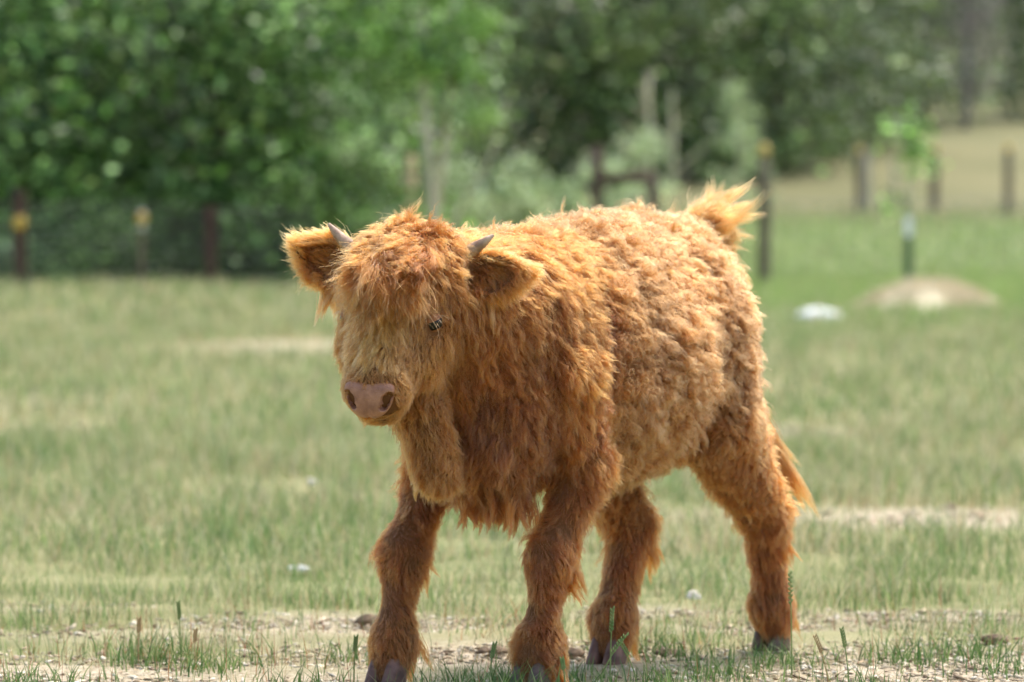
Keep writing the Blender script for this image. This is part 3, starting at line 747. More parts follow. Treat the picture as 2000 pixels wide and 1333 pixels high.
# ears (a thin cupped shell each)
EAR = {}
for sg in (-1, 1):
    ed = nrm(HS * sg * 1.0 + hz * (.46 if sg < 0 else .26) - HU * .22 - HT * .05)
    en = nrm(HU * .85 + HT * .35 + HS * sg * .25); en = nrm(en - ed * (en @ ed)); ew = np.cross(ed, en)
    base = H(.042, .076 * sg, -.065)
    cen = base + ed * .068
    EAR[sg] = (base, ed, en, ew, cen)
    es = 1.0 if sg < 0 else .98
    cen = base + ed * .068 * es; EAR[sg] = (base, ed, en, ew, cen)
    ell(cen, (.084 * es, .047 * es, .023), 'ear', [ed, ew, en], .012)
    rcone(cen + ed * .04 * es, cen + ed * .096 * es, .020, .009, 'ear', .02)
    carves.append((cen + en * .020 + ed * .006, (.072 * es, .036 * es, .026), np.array([ed, ew, en])))
    rcone(base - ed * .02, base + ed * .03, .035, .028, 'ear', .03)

def body_field(P, want=False):
    d = np.full(P.shape[:-1], .30)
    for f, reg, lo, hi, k in prims:
        e = f(P)
        h = np.clip(.5 + .5 * (d - e) / k, 0, 1)
        d = d * (1 - h) + e * h - k * h * (1 - h)
    return d

def build_field(h):
    lo = np.min([p[2] for p in prims], 0) - .03; hi = np.max([p[3] for p in prims], 0) + .03
    n = np.ceil((hi - lo) / h).astype(int) + 1
    D = np.full(n, .20)
    ax = [lo[i] + h * np.arange(n[i]) for i in range(3)]
    for f, reg, a, b, k in prims:
        i0 = np.maximum(((a - .09 - lo) / h).astype(int), 0); i1 = np.minimum(((b + .09 - lo) / h).astype(int) + 1, n)
        sl = tuple(slice(i0[i], i1[i]) for i in range(3))
        G = np.stack(np.meshgrid(*[ax[i][sl[i]] for i in range(3)], indexing='ij'), -1)
        e = f(G); d = D[sl]
        hh = np.clip(.5 + .5 * (d - e) / k, 0, 1)
        D[sl] = d * (1 - hh) + e * hh - k * hh * (1 - hh)
    for c, r, M in carves:                                   # hollow of each ear
        r = np.array(r); a, b = c - r.max(), c + r.max()
        i0 = np.maximum(((a - lo) / h).astype(int), 0); i1 = np.minimum(((b - lo) / h).astype(int) + 1, n)
        sl = tuple(slice(i0[i], i1[i]) for i in range(3))
        G = np.stack(np.meshgrid(*[ax[i][sl[i]] for i in range(3)], indexing='ij'), -1)
        q = (G - c) @ M.T; k0 = np.linalg.norm(q / r, axis=-1); k1 = np.linalg.norm(q / (r * r), axis=-1)
        D[sl] = np.maximum(D[sl], -(k0 * (k0 - 1) / np.maximum(k1, 1e-6)))
    return D, lo

def surface_nets(D, lo, h):
    S = D < 0
    n = np.array(D.shape)
    cs = np.zeros(n - 1, int)
    offs = [(i, j, k) for i in (0, 1) for j in (0, 1) for k in (0, 1)]
    sub = lambda A, o: A[o[0]:n[0] - 1 + o[0], o[1]:n[1] - 1 + o[1], o[2]:n[2] - 1 + o[2]]
    for o in offs: cs += sub(S, o)
    act = (cs > 0) & (cs < 8)
    idx = -np.ones(n - 1, int); ids = np.argwhere(act); idx[act] = np.arange(len(ids))
    acc = np.zeros((len(ids), 3)); cnt = np.zeros(len(ids))
    I = ids
    for a in offs:
        for axi in range(3):
            if a[axi]: continue
            b = list(a); b[axi] = 1
            da = D[I[:, 0] + a[0], I[:, 1] + a[1], I[:, 2] + a[2]]; db = D[I[:, 0] + b[0], I[:, 1] + b[1], I[:, 2] + b[2]]
            m = (da < 0) != (db < 0)
            t = np.where(m, da / np.where(m, da - db, 1), 0)
            p = np.tile(np.array(a, float), (len(I), 1)); p[:, axi] += t
            acc[m] += p[m]; cnt[m] += 1
    V = lo + h * (ids + acc / cnt[:, None])
    Q = []
    for axi in range(3):
        b, c = (axi + 1) % 3, (axi + 2) % 3
        sl0 = [slice(None)] * 3; sl1 = [slice(None)] * 3
        sl0[axi] = slice(0, -1); sl1[axi] = slice(1, None)
        s0, s1 = S[tuple(sl0)], S[tuple(sl1)]
        E = np.argwhere(s0 != s1)
        ok = (E[:, b] > 0) & (E[:, c] > 0) & (E[:, b] < n[b] - 1) & (E[:, c] < n[c] - 1)
        E = E[ok]; inside = s0[tuple(E.T)]
        def at(db, dc):
            e = E.copy(); e[:, b] -= db; e[:, c] -= dc
            return idx[tuple(e.T)]
        q = np.stack([at(1, 1), at(0, 1), at(0, 0), at(1, 0)], 1)
        q[~inside] = q[~inside][:, ::-1]
        Q.append(q)
    return V, np.concatenate(Q)

GRID = .0065
D, lo_ = build_field(GRID)
BV, BQ = surface_nets(D, lo_, GRID)

def vnormals(V, Q):
    n = np.cross(V[Q[:, 2]] - V[Q[:, 0]], V[Q[:, 3]] - V[Q[:, 1]])
    N = np.zeros_like(V)
    for i in range(4): np.add.at(N, Q[:, i], n)
    return nrm(N)
BN = vnormals(BV, BQ)

calf = empty('calf', CALF_LOC, CALF_ROT)
tag(calf, 'shaggy ginger brown calf with short grey horns walking through the pasture', 'calf')

m_skin = noise_mat('calf_skin', (.10, .036, .010, 1), (.15, .058, .017, 1), 20, .9)
body = mesh_obj('body', BV, BQ, m_skin, calf)

NFUR = 400000
# ---- fur: real strands grown from the skin, region by region
# region: length, lift, curl amp, turns, mess, gravity, pull, density, comb(xyz), colour(rgb)
EARDIR = {s: EAR[s][1] for s in EAR}
DN = (0, 0, -1.0)
REG = {
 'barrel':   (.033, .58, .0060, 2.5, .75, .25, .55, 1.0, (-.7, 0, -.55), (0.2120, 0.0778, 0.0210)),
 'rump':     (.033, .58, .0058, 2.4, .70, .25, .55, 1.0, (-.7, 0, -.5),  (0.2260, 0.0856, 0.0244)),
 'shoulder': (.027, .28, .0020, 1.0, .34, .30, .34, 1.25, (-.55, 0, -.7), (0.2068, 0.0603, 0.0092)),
 'chest':    (.026, .38, .0030, 1.3, .45, .40, .42, 1.25, (-.3, 0, -1),   (0.1366, 0.0407, 0.0058)),  # partly pigment; some of the chest's shade is put into this colour
 'brisket':  (.034, .30, .0030, 1.1, .40, .80, .55, 1.4, DN,             (0.1415, 0.0429, 0.0063)),  # darkened along with the chest, shade included in the colour
 'neck':     (.027, .30, .0022, 1.0, .36, .35, .36, 1.25, (-.45, 0, -.8), (0.1980, 0.0562, 0.0086)),
 'dewlap':   (.026, .24, .0025, 1.3, .40, .45, .42, 1.3, DN,             (0.2042, 0.0670, 0.0129)),
 'foreleg':  (.018, .09, .0014, .9, .20, .40, .42, 1.5, (-.35, 0, -1),   (0.1804, 0.0477, 0.0070)),
 'gaskin':   (.024, .32, .0034, 1.4, .45, .40, .50, 1.3, (-.3, 0, -1),   (0.1848, 0.0578, 0.0110)),
 'thigh':    (.028, .50, .0050, 1.7, .62, .30, .55, 1.0, (-.5, 0, -.8),  (0.1972, 0.0731, 0.0206)),
 'cannon':   (.020, .10, .0012, .8, .16, .40, .40, 1.7, (-.25, 0, -1),   (0.1830, 0.0495, 0.0072)),
 'foot':     (.018, .08, .0010, .7, .15, .50, .40, 1.8, (0, 0, -1),      (0.1892, 0.0520, 0.0077)),
 'tailhead': (.040, .35, .0030, .8, .35, .00, .55, 2.0, (-1, .05, .26),  (0.2772, 0.1084, 0.0248)),
 'tail':     (.040, .30, .0040, .8, .35, .60, .55, 2.5, (-.4, .1, -1),   (0.2200, 0.0755, 0.0140)),
 'cranium':  (.030, .34, .0040, 1.1, .45, .30, .50, 1.7, tuple(HT * 1.0 + HU * .1), (0.2042, 0.0663, 0.0121)),
 'face':     (.015, .18, .0010, .8, .16, .10, .36, 2.5, tuple(HT),       (0.2567, 0.0865, 0.0171)),
 'jaw':      (.019, .24, .0012, .9, .22, .30, .36, 2.1, tuple(HT * .8 - HU * .5), (0.2366, 0.0745, 0.0132)),
 'muzzle':   (.0080, .20, .0004, .6, .18, .10, .10, 3.6, tuple(HT * .7 - HU * .4), (0.2517, 0.0819, 0.0155)),
 'ear':      (.026, .40, .0010, .6, .26, .20, .40, 2.6, (0, 0, -.2),     (0.2517, 0.0849, 0.0166)),
}
RN = list(REG); RI = {n: i for i, n in enumerate(RN)}
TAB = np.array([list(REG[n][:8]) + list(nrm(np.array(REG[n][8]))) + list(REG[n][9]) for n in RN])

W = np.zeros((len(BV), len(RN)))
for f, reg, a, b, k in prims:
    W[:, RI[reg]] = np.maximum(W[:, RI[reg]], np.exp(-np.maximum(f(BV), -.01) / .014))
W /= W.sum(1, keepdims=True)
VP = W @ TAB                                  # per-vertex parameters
# ears are combed outward along each ear; the mop falls towards the face
for sg in (-1, 1):
    base, ed, en, ew, cen = EAR[sg]
    q = BV - cen; al = q @ ed; wd = q @ ew
    near = (np.linalg.norm(q, axis=1) < .14)
    we = W[:, RI['ear']] * near
    c = ed * .9 + np.sign(wd)[:, None] * ew * (np.abs(wd)[:, None] / .045) * .8 - A3(0, 0, .25)
    VP[:, 8:11] = VP[:, 8:11] * (1 - we[:, None]) + c * we[:, None]
    # hair is short and dark inside the cup, long on the rim
    r = np.sqrt((al / .078) ** 2 + (wd / .046) ** 2); inside = (q @ en > .0) & (r < .72)
    VP[inside & (we > .5), 0] *= .40; VP[inside & (we > .5), 7] *= .40
    VP[inside & (we > .5), 11:14] *= np.array([.62, .52, .45])
    VP[(we > .5) & ~inside & (r < .8), 0] *= .75
# forehead / nose bridge coordinates
hp = BV - POLL; vt, vs_, vu = hp @ HT, hp @ HS, hp @ HU
onface = (W[:, RI['face']] + W[:, RI['cranium']] + W[:, RI['muzzle']] + W[:, RI['jaw']]) > .5
for (gx_, gy_, gz_, gr) in ((.184, .163, .733, .030), (.195, .170, .70, .026), (.200, .179, .642, .034), (.21, .18, .60, .026), (.054, .199, .629, .024), (.255, .19, .50, .030), (-.13, .149, .795, .030), (.245, .185, .55, .024)):
    gq = np.exp(-(((BV[:, 0] - gx_) / gr) ** 2 + ((BV[:, 1] - gy_) / .06) ** 2 + ((BV[:, 2] - gz_) / (gr * 1.3)) ** 2))
    VP[:, 0] *= 1 - .55 * gq; VP[:, 11:14] *= (1 - gq[:, None] * np.array([.35, .45, .55]))   # dark gaps in the wool: shorter hair, their shade put into its colour
bridge = onface * np.clip(1 - np.abs(vs_) / .055, 0, 1) ** .6 * np.clip((vt - .10) / .06, 0, 1) * np.clip((.298 - vt) / .03, 0, 1) * (vu > -.05)
VP[:, 11:14] = VP[:, 11:14] * (1 - bridge[:, None]) + np.array([.42, .170, .042]) * bridge[:, None]
VP[:, 0] += bridge * .026 * np.clip((.292 - vt) / .05, 0, 1); VP[:, 6] += .22 * bridge; VP[:, 2] += .0008 * bridge
VP[:, 1] = VP[:, 1] * (1 - .5 * bridge)
VP[:, 8:11] += (HS[None] * (vs_ * 7.0)[:, None]) * bridge[:, None]
# long mop over the forehead down to the brows
mop = onface * np.clip((.165 + .015 * sines(BV, .06, 8, dim=1)[:, 0] - 1.0 * np.maximum(np.abs(vs_) - .035, 0) - vt) / .07, 0, 1) * np.clip((vu + .085) / .05, 0, 1)
mop = mop * np.clip((.085 - np.abs(vs_)) / .03, 0, 1)
VP[:, 0] = np.maximum(VP[:, 0], (.060 - .028 * np.clip((.05 - vt) / .06, 0, 1)) * mop); VP[:, 4] = np.maximum(VP[:, 4], .55 * mop); VP[:, 6] = np.maximum(VP[:, 6], .58 * mop); VP[:, 5] = np.maximum(VP[:, 5], .5 * mop)
VP[:, 2] = np.maximum(VP[:, 2], .0055 * mop)
VP[:, 0] += .022 * mop * np.exp(-(vs_ / .05) ** 2) * np.exp(-((vt - .115) / .045) ** 2) * (1 + .5 * sines(BV, .05, 18, dim=1)[:, 0])   # locks hanging over the bridge
# feathering behind the knees, hocks and pasterns
for P, zf in ((RF, .27), (LF, .27), (LH, .33), (RH, .33), (RF, .075), (LF, .075), (LH, .07), (RH, .07)):
    ax_ = np.array(P[2]) if zf > .2 else np.array(P[3])
    g = np.exp(-((BV[:, 2] - zf) / .05) ** 2) * np.clip((ax_[0] - BV[:, 0]) / .03, 0, 1) * (np.linalg.norm(BV[:, :2] - ax_[:2], axis=1) < .09)
    VP[:, 0] += g * (.008 if zf > .2 else .005); VP[:, 1] += g * .03
# sun-bleached, greyed and rusty patches of the coat (pigment, fixed to the skin)
pat = sines(BV, .16, 5, dim=1)[:, 0]; pat2 = sines(BV, .05, 6, dim=1)[:, 0]
VP[:, 11:14] *= np.exp(.07 * pat + .06 * pat2)[:, None] * np.exp(np.array([.02, -.02, -.06])[None] * pat[:, None])

tri = np.concatenate([BQ[:, [0, 1, 2]], BQ[:, [0, 2, 3]]])
ta = .5 * np.linalg.norm(np.cross(BV[tri[:, 1]] - BV[tri[:, 0]], BV[tri[:, 2]] - BV[tri[:, 0]]), axis=1)

def no_hair(p):
    """skin that stays bare: nose pad, eyes, hoof, horn base"""
    q = p - POLL; t, s, u = q @ HT, q @ HS, q @ HU
    qn = p - NC0; bare = (np.abs(qn @ NN0) < .026) & ((s / .046) ** 4 + ((qn @ NU0 + .006) / .029) ** 4 < 1)
    for sg in (-1, 1):
        bare |= (np.linalg.norm(p - EYE[sg], axis=1) < (.0205 if sg > 0 else .010)) & ((p - EYE[sg])[:, 2] < .0075)
    bare |= p[:, 2] < .028
    return bare

def surf_along(p0, d, a=0.0, b=.2):
    """where the skin is met going outward from inside the head"""
    for i in range(40):
        m = (a + b) / 2
        if body_field((p0 + d * m)[None])[0] < 0: a = m
        else: b = m
    return p0 + d * a
NN0 = nrm(HT * .74 + HU * .67); NU0 = nrm(HU * .74 - HT * .67); NC0 = H(.334, 0, -.038) + NN0 * .0035 + NU0 * .008
EYE = {}
for sg in (-1, 1):
    eo = nrm(HS * sg * .93 + HU * .36)
    EYE[sg] = surf_along(H(.155, .03 * sg, -.052), eo) - eo * (.0085 if sg > 0 else .0140)
eye_d = np.minimum(np.linalg.norm(BV - EYE[1], axis=1), np.linalg.norm(BV - EYE[-1], axis=1) + .03)
ek = np.clip((.036 - eye_d) / .018, 0, 1)
VP[:, 0] = VP[:, 0] * (1 - ek) + .008 * ek; VP[:, 1] = VP[:, 1] * (1 - ek) + .12 * ek; mop = mop * (1 - ek)

def sample(N, weight):
    wgt = ta * weight[tri].mean(1)
    ti = rng.choice(len(tri), N, p=wgt / wgt.sum())
    a, b = rng.random(N), rng.random(N); fl = a + b > 1; a[fl] = 1 - a[fl]; b[fl] = 1 - b[fl]
    bc = np.stack([1 - a - b, a, b], 1)[..., None]
    T = tri[ti]
    p = (BV[T] * bc).sum(1); n = nrm((BN[T] * bc).sum(1)); q = (VP[T] * bc).sum(1)
    k = ~no_hair(p)
    return p[k], n[k], q[k]

def nearest(pts, centres):
    kd = KDTree(len(centres))
    for i, c in enumerate(centres): kd.insert(c, i)
    kd.balance()
    f = kd.find
    return np.array([f(c)[1] for c in pts.tolist()])

def grow(p, n, q, K=9, big=150, small=11, seed=1, lenvar=.28, flyaway=.015, wind=None):
    r = np.random.default_rng(seed); N = len(p)
    # clump centres (two levels)
    c2 = r.choice(N, max(N // small, 1), replace=False); c1 = r.choice(N, max(N // big, 1), replace=False)
    i2 = c2[nearest(p, p[c2].tolist())]
    i1 = c1[nearest(p[c2], p[c1].tolist())]; m1 = np.zeros(N, int); m1[c2] = i1; i1 = m1[i2]
    rv1 = r.normal(size=(N, 3)); rv2 = r.normal(size=(N, 3)); ph1 = r.uniform(0, 6.28, N); lf1 = r.uniform(.75, 1.25, N); lf2 = r.uniform(.8, 1.2, N)
    ct1 = r.normal(0, 1, N); ct2 = r.normal(0, 1, N)
    L = q[:, 0] * lf1[i1] * lf2[i2] * (1 + lenvar * r.normal(size=N)).clip(.35, 1.7)
    fly = r.random(N) < flyaway
    L = np.where(fly, L * r.uniform(1.05, 1.5, N), L)
    comb = q[:, 8:11] - n * (q[:, 8:11] * n).sum(1, keepdims=True)
    comb = nrm(comb + .25 * sines(p, .09, seed + 40)[:, :3])
    mess = q[:, 4:5]
    rand = rv1[i1] * mess * .42 + rv2[i2] * mess * .30 + r.normal(size=(N, 3)) * (.10 + .10 * mess) + fly[:, None] * r.normal(size=(N, 3)) * .35
    s = np.linspace(0, 1, K)
    lift = q[:, 1:2]
    pts = np.zeros((N, K, 3)); pts[:, 0] = p - n * .002
    side = nrm(np.cross(n, comb))
    amp = q[:, 2] * np.exp(.25 * ct1[i1]); turns = q[:, 3]
    for k in range(1, K):
        sm = (s[k] + s[k - 1]) / 2
        d = n * (lift * (1.35 - 1.1 * sm) + .12) + comb * (.35 + .9 * sm) + rand * (.35 + .9 * sm)
        d[:, 2] -= q[:, 5] * sm * .8
        # keep strands off the skin
        dn = (d * n).sum(1, keepdims=True)
        d = d + n * np.maximum(.10 - dn, 0)
        pts[:, k] = pts[:, k - 1] + nrm(d) * (L / (K - 1))[:, None]
    # clumping towards the small-clump centre line
    pull = (q[:, 6:7] * np.where(fly, .2, 1)[:, None])
    ctr = pts[i2]
    for k in range(1, K):
        wk = pull * s[k] ** .8
        pts[:, k] = pts[:, k] * (1 - wk) + ctr[:, k] * wk
    # woolly regions also gather into thumb-sized tufts with parted skin between them
    wool = np.clip((q[:, 2:3] - .0025) / .0025, 0, 1) * (.10 + .28 * r.random(N)[i1][:, None])
    ctr1 = pts[i1]
    for k in range(1, K):
        wk = wool * s[k] ** 1.1; pts[:, k] = pts[:, k] * (1 - wk) + ctr1[:, k] * wk
    # curl: helix shared by the clump
    ph = ph1[i1] + .5 * rv2[i2][:, 0] + .25 * r.normal(size=N)
    up = nrm(np.cross(comb, side))
    for k in range(1, K):
        a = (amp * min(1, 1.4 * s[k]))[:, None]; th = (ph + turns * 6.28 * s[k] * (.8 + .2 * lf2[i2]))
        pts[:, k] += a * (np.cos(th)[:, None] * side + np.sin(th)[:, None] * (up * .8 + comb * .3))
        pts[:, k] += r.normal(size=(N, 3)) * (.0004 + .02 * q[:, 2:3])
    tone = np.exp(.10 * ct1[i1] + .08 * ct2[i2] + .12 * r.normal(size=N))
    col = q[:, 11:14] * tone[:, None]
    return pts, col

def hair_obj(name, pts, col, r0, r1, parent, mat):
    N, K, _ = pts.shape
    hc = bpy.data.hair_curves.new(name); hc.add_curves([K] * N)
    hc.attributes['position'].data.foreach_set('vector', pts.astype(np.float32).ravel())
    ra = hc.attributes.get('radius') or hc.attributes.new('radius', 'FLOAT', 'POINT')
    s = np.linspace(0, 1, K); rr = (r0 * (1 - s ** 2.2) + r1 * s ** 2.2)
    jit = np.random.default_rng(3).uniform(.75, 1.3, N)
    ra.data.foreach_set('value', (jit[:, None] * rr[None]).astype(np.float32).ravel())
    ca = hc.attributes.new('col', 'FLOAT_COLOR', 'CURVE')
    c4 = np.ones((N, 4), np.float32); c4[:, :3] = np.clip(col, .01, .92); ca.data.foreach_set('color', c4.ravel())
    hc.materials.append(mat)
    o = bpy.data.objects.new(name, hc); COL.objects.link(o); o.parent = parent
    return o

def hair_mat(name):
    m = bpy.data.materials.new(name); m.use_nodes = True; nt = m.node_tree; nt.nodes.clear()
    out = nt.nodes.new('ShaderNodeOutputMaterial'); h = nt.nodes.new('ShaderNodeBsdfHairPrincipled')
    h.model = 'CHIANG'; h.parametrization = 'COLOR'
    at = nt.nodes.new('ShaderNodeAttribute'); at.attribute_name = 'col'
    hi = nt.nodes.new('ShaderNodeHairInfo')
    # tips are bleached by the weather: pigment thins out along the strand
    mp = nt.nodes.new('ShaderNodeMapRange'); mp.inputs['From Min'].default_value = .2; mp.inputs['From Max'].default_value = 1.0
    mp.inputs['To Min'].default_value = .92; mp.inputs['To Max'].default_value = 1.25
    nt.links.new(hi.outputs['Intercept'], mp.inputs['Value'])
    mx = nt.nodes.new('ShaderNodeVectorMath'); mx.operation = 'SCALE'
    nt.links.new(at.outputs['Color'], mx.inputs[0]); nt.links.new(mp.outputs[0], mx.inputs['Scale'])
    nt.links.new(mx.outputs[0], h.inputs['Color'])
    h.inputs['Roughness'].default_value = .42; h.inputs['Radial Roughness'].default_value = .62
    h.inputs['IOR'].default_value = 1.5; h.inputs['Random Roughness'].default_value = .2
    nt.links.new(h.outputs[0], out.inputs[0])
    return m
m_fur = hair_mat('calf_fur')

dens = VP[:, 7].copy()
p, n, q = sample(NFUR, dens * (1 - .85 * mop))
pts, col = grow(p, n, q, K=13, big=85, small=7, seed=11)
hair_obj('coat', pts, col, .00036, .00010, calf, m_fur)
# the shaggy forelock: longer, in thick messy locks
p, n, q = sample(int(NFUR * .13), mop)
pts, col = grow(p, n, q, K=11, big=110, small=12, seed=21, flyaway=.06)
hair_obj('forelock', pts, col, .00034, .00009, calf, m_fur)

# ---- horns, eyes, nose pad, hooves, tail switch
m_horn = noise_mat('horn', lin(138, 108, 82), lin(190, 160, 130), 60, .5, .25, c3=lin(164, 134, 106), bscale=140)
for sg, tipdir in ((1, (.105, .05)), (-1, (.085, .065))):
    b0 = H(.012, .082 * sg, -.045)
    side = HS * sg
    path = []; rad = []
    for i in range(9):
        a = i / 8
        path.append(b0 + side * ((.088 if sg > 0 else .072) * a) + hz * (.004 + (.040 if sg > 0 else .046) * a ** 1.5 + .020 * a) - HU * .012 * a)
        rad.append(.0148 * (1 - a ** 1.7) ** .8 + .0026)
    V, F = tube(path, rad, 14)
    mesh_obj('horn', V, F, m_horn, calf)

m_eye, nt_, p_ = new_mat('eye_dark'); p_.inputs['Base Color'].default_value = (.012, .007, .005, 1); p_.inputs['Roughness'].default_value = .3; p_.inputs['Specular IOR Level'].default_value = .3
m_lid = noise_mat('eyelid', lin(112, 68, 38), lin(150, 98, 58), 90, .6)
def uv_ball(r, nu=20, nv=12):
    bm = bmesh.new(); bmesh.ops.create_uvsphere(bm, u_segments=nu, v_segments=nv, radius=r)
    V = [v.co.copy() for v in bm.verts]; F = [tuple(v.index for v in f.verts) for f in bm.faces]; bm.free(); return V, F
for sg in (1, -1):
    c = EYE[sg]; out = nrm(HS * sg * .93 + HU * .36)
    V, F = uv_ball(.0185)
    eye = mesh_obj('eye', [Vector(c) + v for v in V], F, m_eye, calf)
    # lids: an almond-shaped rim, the upper one heavier
    ax1 = nrm(HT * .35 - HS * sg * .0 + HU * .0 + hx * .6); ax1 = nrm(ax1 - out * (ax1 @ out)); ax2 = np.cross(out, ax1)
    if ax2 @ hz < 0: ax2 = -ax2
    for upper in (1, -1):
        # a lid is a cap of a slightly larger ball, cut along the lid's edge
        V, F = [], []; nu_, nv_ = 20, 7; lo_a = .26 if upper > 0 else .55
        for a_ in range(nv_):
            el_ = lo_a + (math.pi / 2 - lo_a) * a_ / (nv_ - 1)
            for b_ in range(nu_):
                az_ = 2 * math.pi * b_ / nu_; rr_ = .0197 + (.0010 if a_ == 0 else 0)
                V.append(c + (ax1 * math.cos(az_) + out * math.sin(az_)) * rr_ * math.cos(el_) + ax2 * upper * rr_ * math.sin(el_))
        for a_ in range(nv_ - 1):
            for b_ in range(nu_):
                F.append((a_ * nu_ + b_, a_ * nu_ + (b_ + 1) % nu_, (a_ + 1) * nu_ + (b_ + 1) % nu_, (a_ + 1) * nu_ + b_))
        mesh_obj('eyelid', V, F, m_lid, eye)
    # lashes
    NL = 12; r = np.random.default_rng(5 + sg); aa = r.uniform(.15, math.pi - .15, NL)
    st = c + ax1 * (.0185 * np.cos(aa))[:, None] + ax2 * (.0088 * np.sin(aa))[:, None] + out * .0190
    dr = out * .8 + ax1 * np.cos(aa)[:, None] * .5 - ax2 * .35 + r.normal(size=(NL, 3)) * .12
    s = np.linspace(0, 1, 6)
    lp = st[:, None] + nrm(dr)[:, None] * (s[None, :, None] * r.uniform(.009, .016, NL)[:, None, None]) - A3(0, 0, 1) * (s ** 2)[None, :, None] * .006
    hair_obj('eyelash', lp, np.tile([.30, .14, .05], (NL, 1)), .00022, .00008, eye, m_fur)

# nose pad: finer field than the body, with the two comma-shaped nostrils sunk in
NN, NU, NC = NN0, NU0, NC0
def npad(P):
    q = P - NC; a, s, u = q @ NN, q @ HS, q @ NU
    wid = .0435 + .0085 * np.clip(u / .03, -1, 1)              # wider at the top
    d = ((np.abs(s / wid) ** 2.8 + np.abs((u - .004 * (s / .04) ** 2) / .035) ** 2.8 + np.abs(a / .020) ** 2.8 + 1e-9) ** (1 / 2.8) - 1) * .02
    # raised rims and the furrow in the middle
    d += .0012 * np.exp(-(s / .003) ** 2) * (u < .005)
    for sg in (-1, 1):
        for (cs, cu, rs, ru) in ((.0335, .001, .0092, .0140), (.0400, .011, .0090, .0095), (.0290, -.011, .0078, .0070)):
            e = (np.sqrt(((s - sg * cs) / rs) ** 2 + ((u - cu) / ru) ** 2 + ((a - .021) / .024) ** 2) - 1) * .006
            d = np.maximum(d, -e)
    return d
hN = .0018; nn = 64
gl = (np.arange(nn) - nn / 2) * hN
G = NC + gl[:, None, None, None] * NN + gl[None, :, None, None] * HS + gl[None, None, :, None] * NU
DV = npad(G)
V, Q = surface_nets(DV, A3(gl[0], gl[0], gl[0]), hN)
V = NC + V[:, :1] * NN + V[:, 1:2] * HS + V[:, 2:] * NU
m_nose = noise_mat('nose_skin', lin(138, 90, 66), lin(174, 122, 94), 55, .45, .4, c3=lin(156, 106, 80), bscale=420, spec=.5)
mesh_obj('nose', V, Q[:, ::-1] if np.linalg.det(np.array([NN, HS, NU])) < 0 else Q, m_nose, calf)
# mouth: the dark line of the lips under the pad
path = []; rad = []
for i in range(13):
    a = -1 + 2 * i / 12
    path.append(H(.3365 - .016 * a * a, .040 * a, -.0800 - .010 * a * a)); rad.append(.0030 * (1 - .6 * a * a) + .0006)
V, F = tube(path, rad, 8)
m_lip = noise_mat('lip_skin', lin(84, 50, 36), lin(120, 76, 58), 70, .6)
mesh_obj('lip', V, F, m_lip, calf)

# hooves: two claws each
m_hoof = noise_mat('hoof_horn', lin(66, 56, 50), lin(112, 90, 76), 40, .55, .2, c3=lin(92, 74, 64), bscale=160)
m_hoof2 = noise_mat('hoof_pink', lin(84, 60, 50), lin(132, 98, 84), 40, .55, .2, c3=lin(108, 78, 66), bscale=160)
def hoof(P, mat):
    c = np.array(P[4]); f = np.array(P[4]) - np.array(P[3]); f[2] = 0
    fd = A3(1, 0, 0); sdv = A3(0, 1, 0)
    parts = []
    for sg in (-1, 1):
        V = []; F = []; seg = 12
        for z, grow_, off in ((.062, .78, -.006), (.045, .92, .0), (.020, 1.08, .006), (.004, 1.16, .010), (0.001, 1.12, .010)):
            for k in range(seg):
                a = 2 * math.pi * k / seg
                x = math.cos(a) * (.036 if math.cos(a) > 0 else .026) * grow_ + off
                y = math.sin(a) * .0175 * grow_
                if sg * y < -.012: y = -sg * .012
                V.append(A3(c[0], c[1], 0) + fd * (x + .004) + sdv * (y + sg * .0195) + A3(0, 0, z))
        for i in range(4):
            for k in range(seg):
                F.append((i * seg + k, i * seg + (k + 1) % seg, (i + 1) * seg + (k + 1) % seg, (i + 1) * seg + k)[::-1])
        F.append(tuple(range(seg))); F.append(tuple(reversed(range(4 * seg, 5 * seg))))
        parts.append((V, F))
    V, F = join_vf(parts)
    mesh_obj('hoof', V, F, mat, calf)
hoof(RF, m_hoof2); hoof(LF, m_hoof); hoof(RH, m_hoof2); hoof(LH, m_hoof)

# long hair: tail switch, tailhead plume, brisket fringe, knee feathers, a few stray locks
def locks(name, starts, dirs, L, grav, per, spread, col, seed, amp=.004, turns=.8, K=12, r0=.00045, pull=.85, wander=.25):
    r = np.random.default_rng(seed); M = len(starts)
    s = np.linspace(0, 1, K)
    G = np.zeros((M, K, 3)); G[:, 0] = starts; d = nrm(np.array(dirs) + r.normal(size=(M, 3)) * wander)
    Ls = L * r.uniform(.6, 1.25, M)    # L may be one length or one per lock
    for k in range(1, K):
        d = d + A3(0, 0, -1) * grav / K * 1.6; G[:, k] = G[:, k - 1] + nrm(d) * (Ls / (K - 1))[:, None]
    u = nrm(np.cross(d, A3(.2, .5, .9))); v = nrm(np.cross(d, u)); ph = r.uniform(0, 6.28, M)
    for k in range(1, K):
        th = ph + turns * 6.28 * s[k]
        G[:, k] += amp * s[k] * (np.cos(th)[:, None] * u + np.sin(th)[:, None] * v)
    P = np.repeat(G, per, 0); off = r.normal(size=(M * per, 1, 3)) * spread
    prof = (1 - pull * s ** .7)[None, :, None]
    P = P + off * prof + r.normal(size=P.shape) * .0003
    ln = r.uniform(.7, 1.05, (M * per, 1, 1)); P = P[:, :1] + (P - P[:, :1]) * ln
    c = (np.repeat(col, per, 0) if np.ndim(col) == 2 else np.array(col)) * np.exp(r.normal(size=(M * per, 1)) * .14)
    return P, c
r = np.random.default_rng(77)
tp = np.array(TAIL)
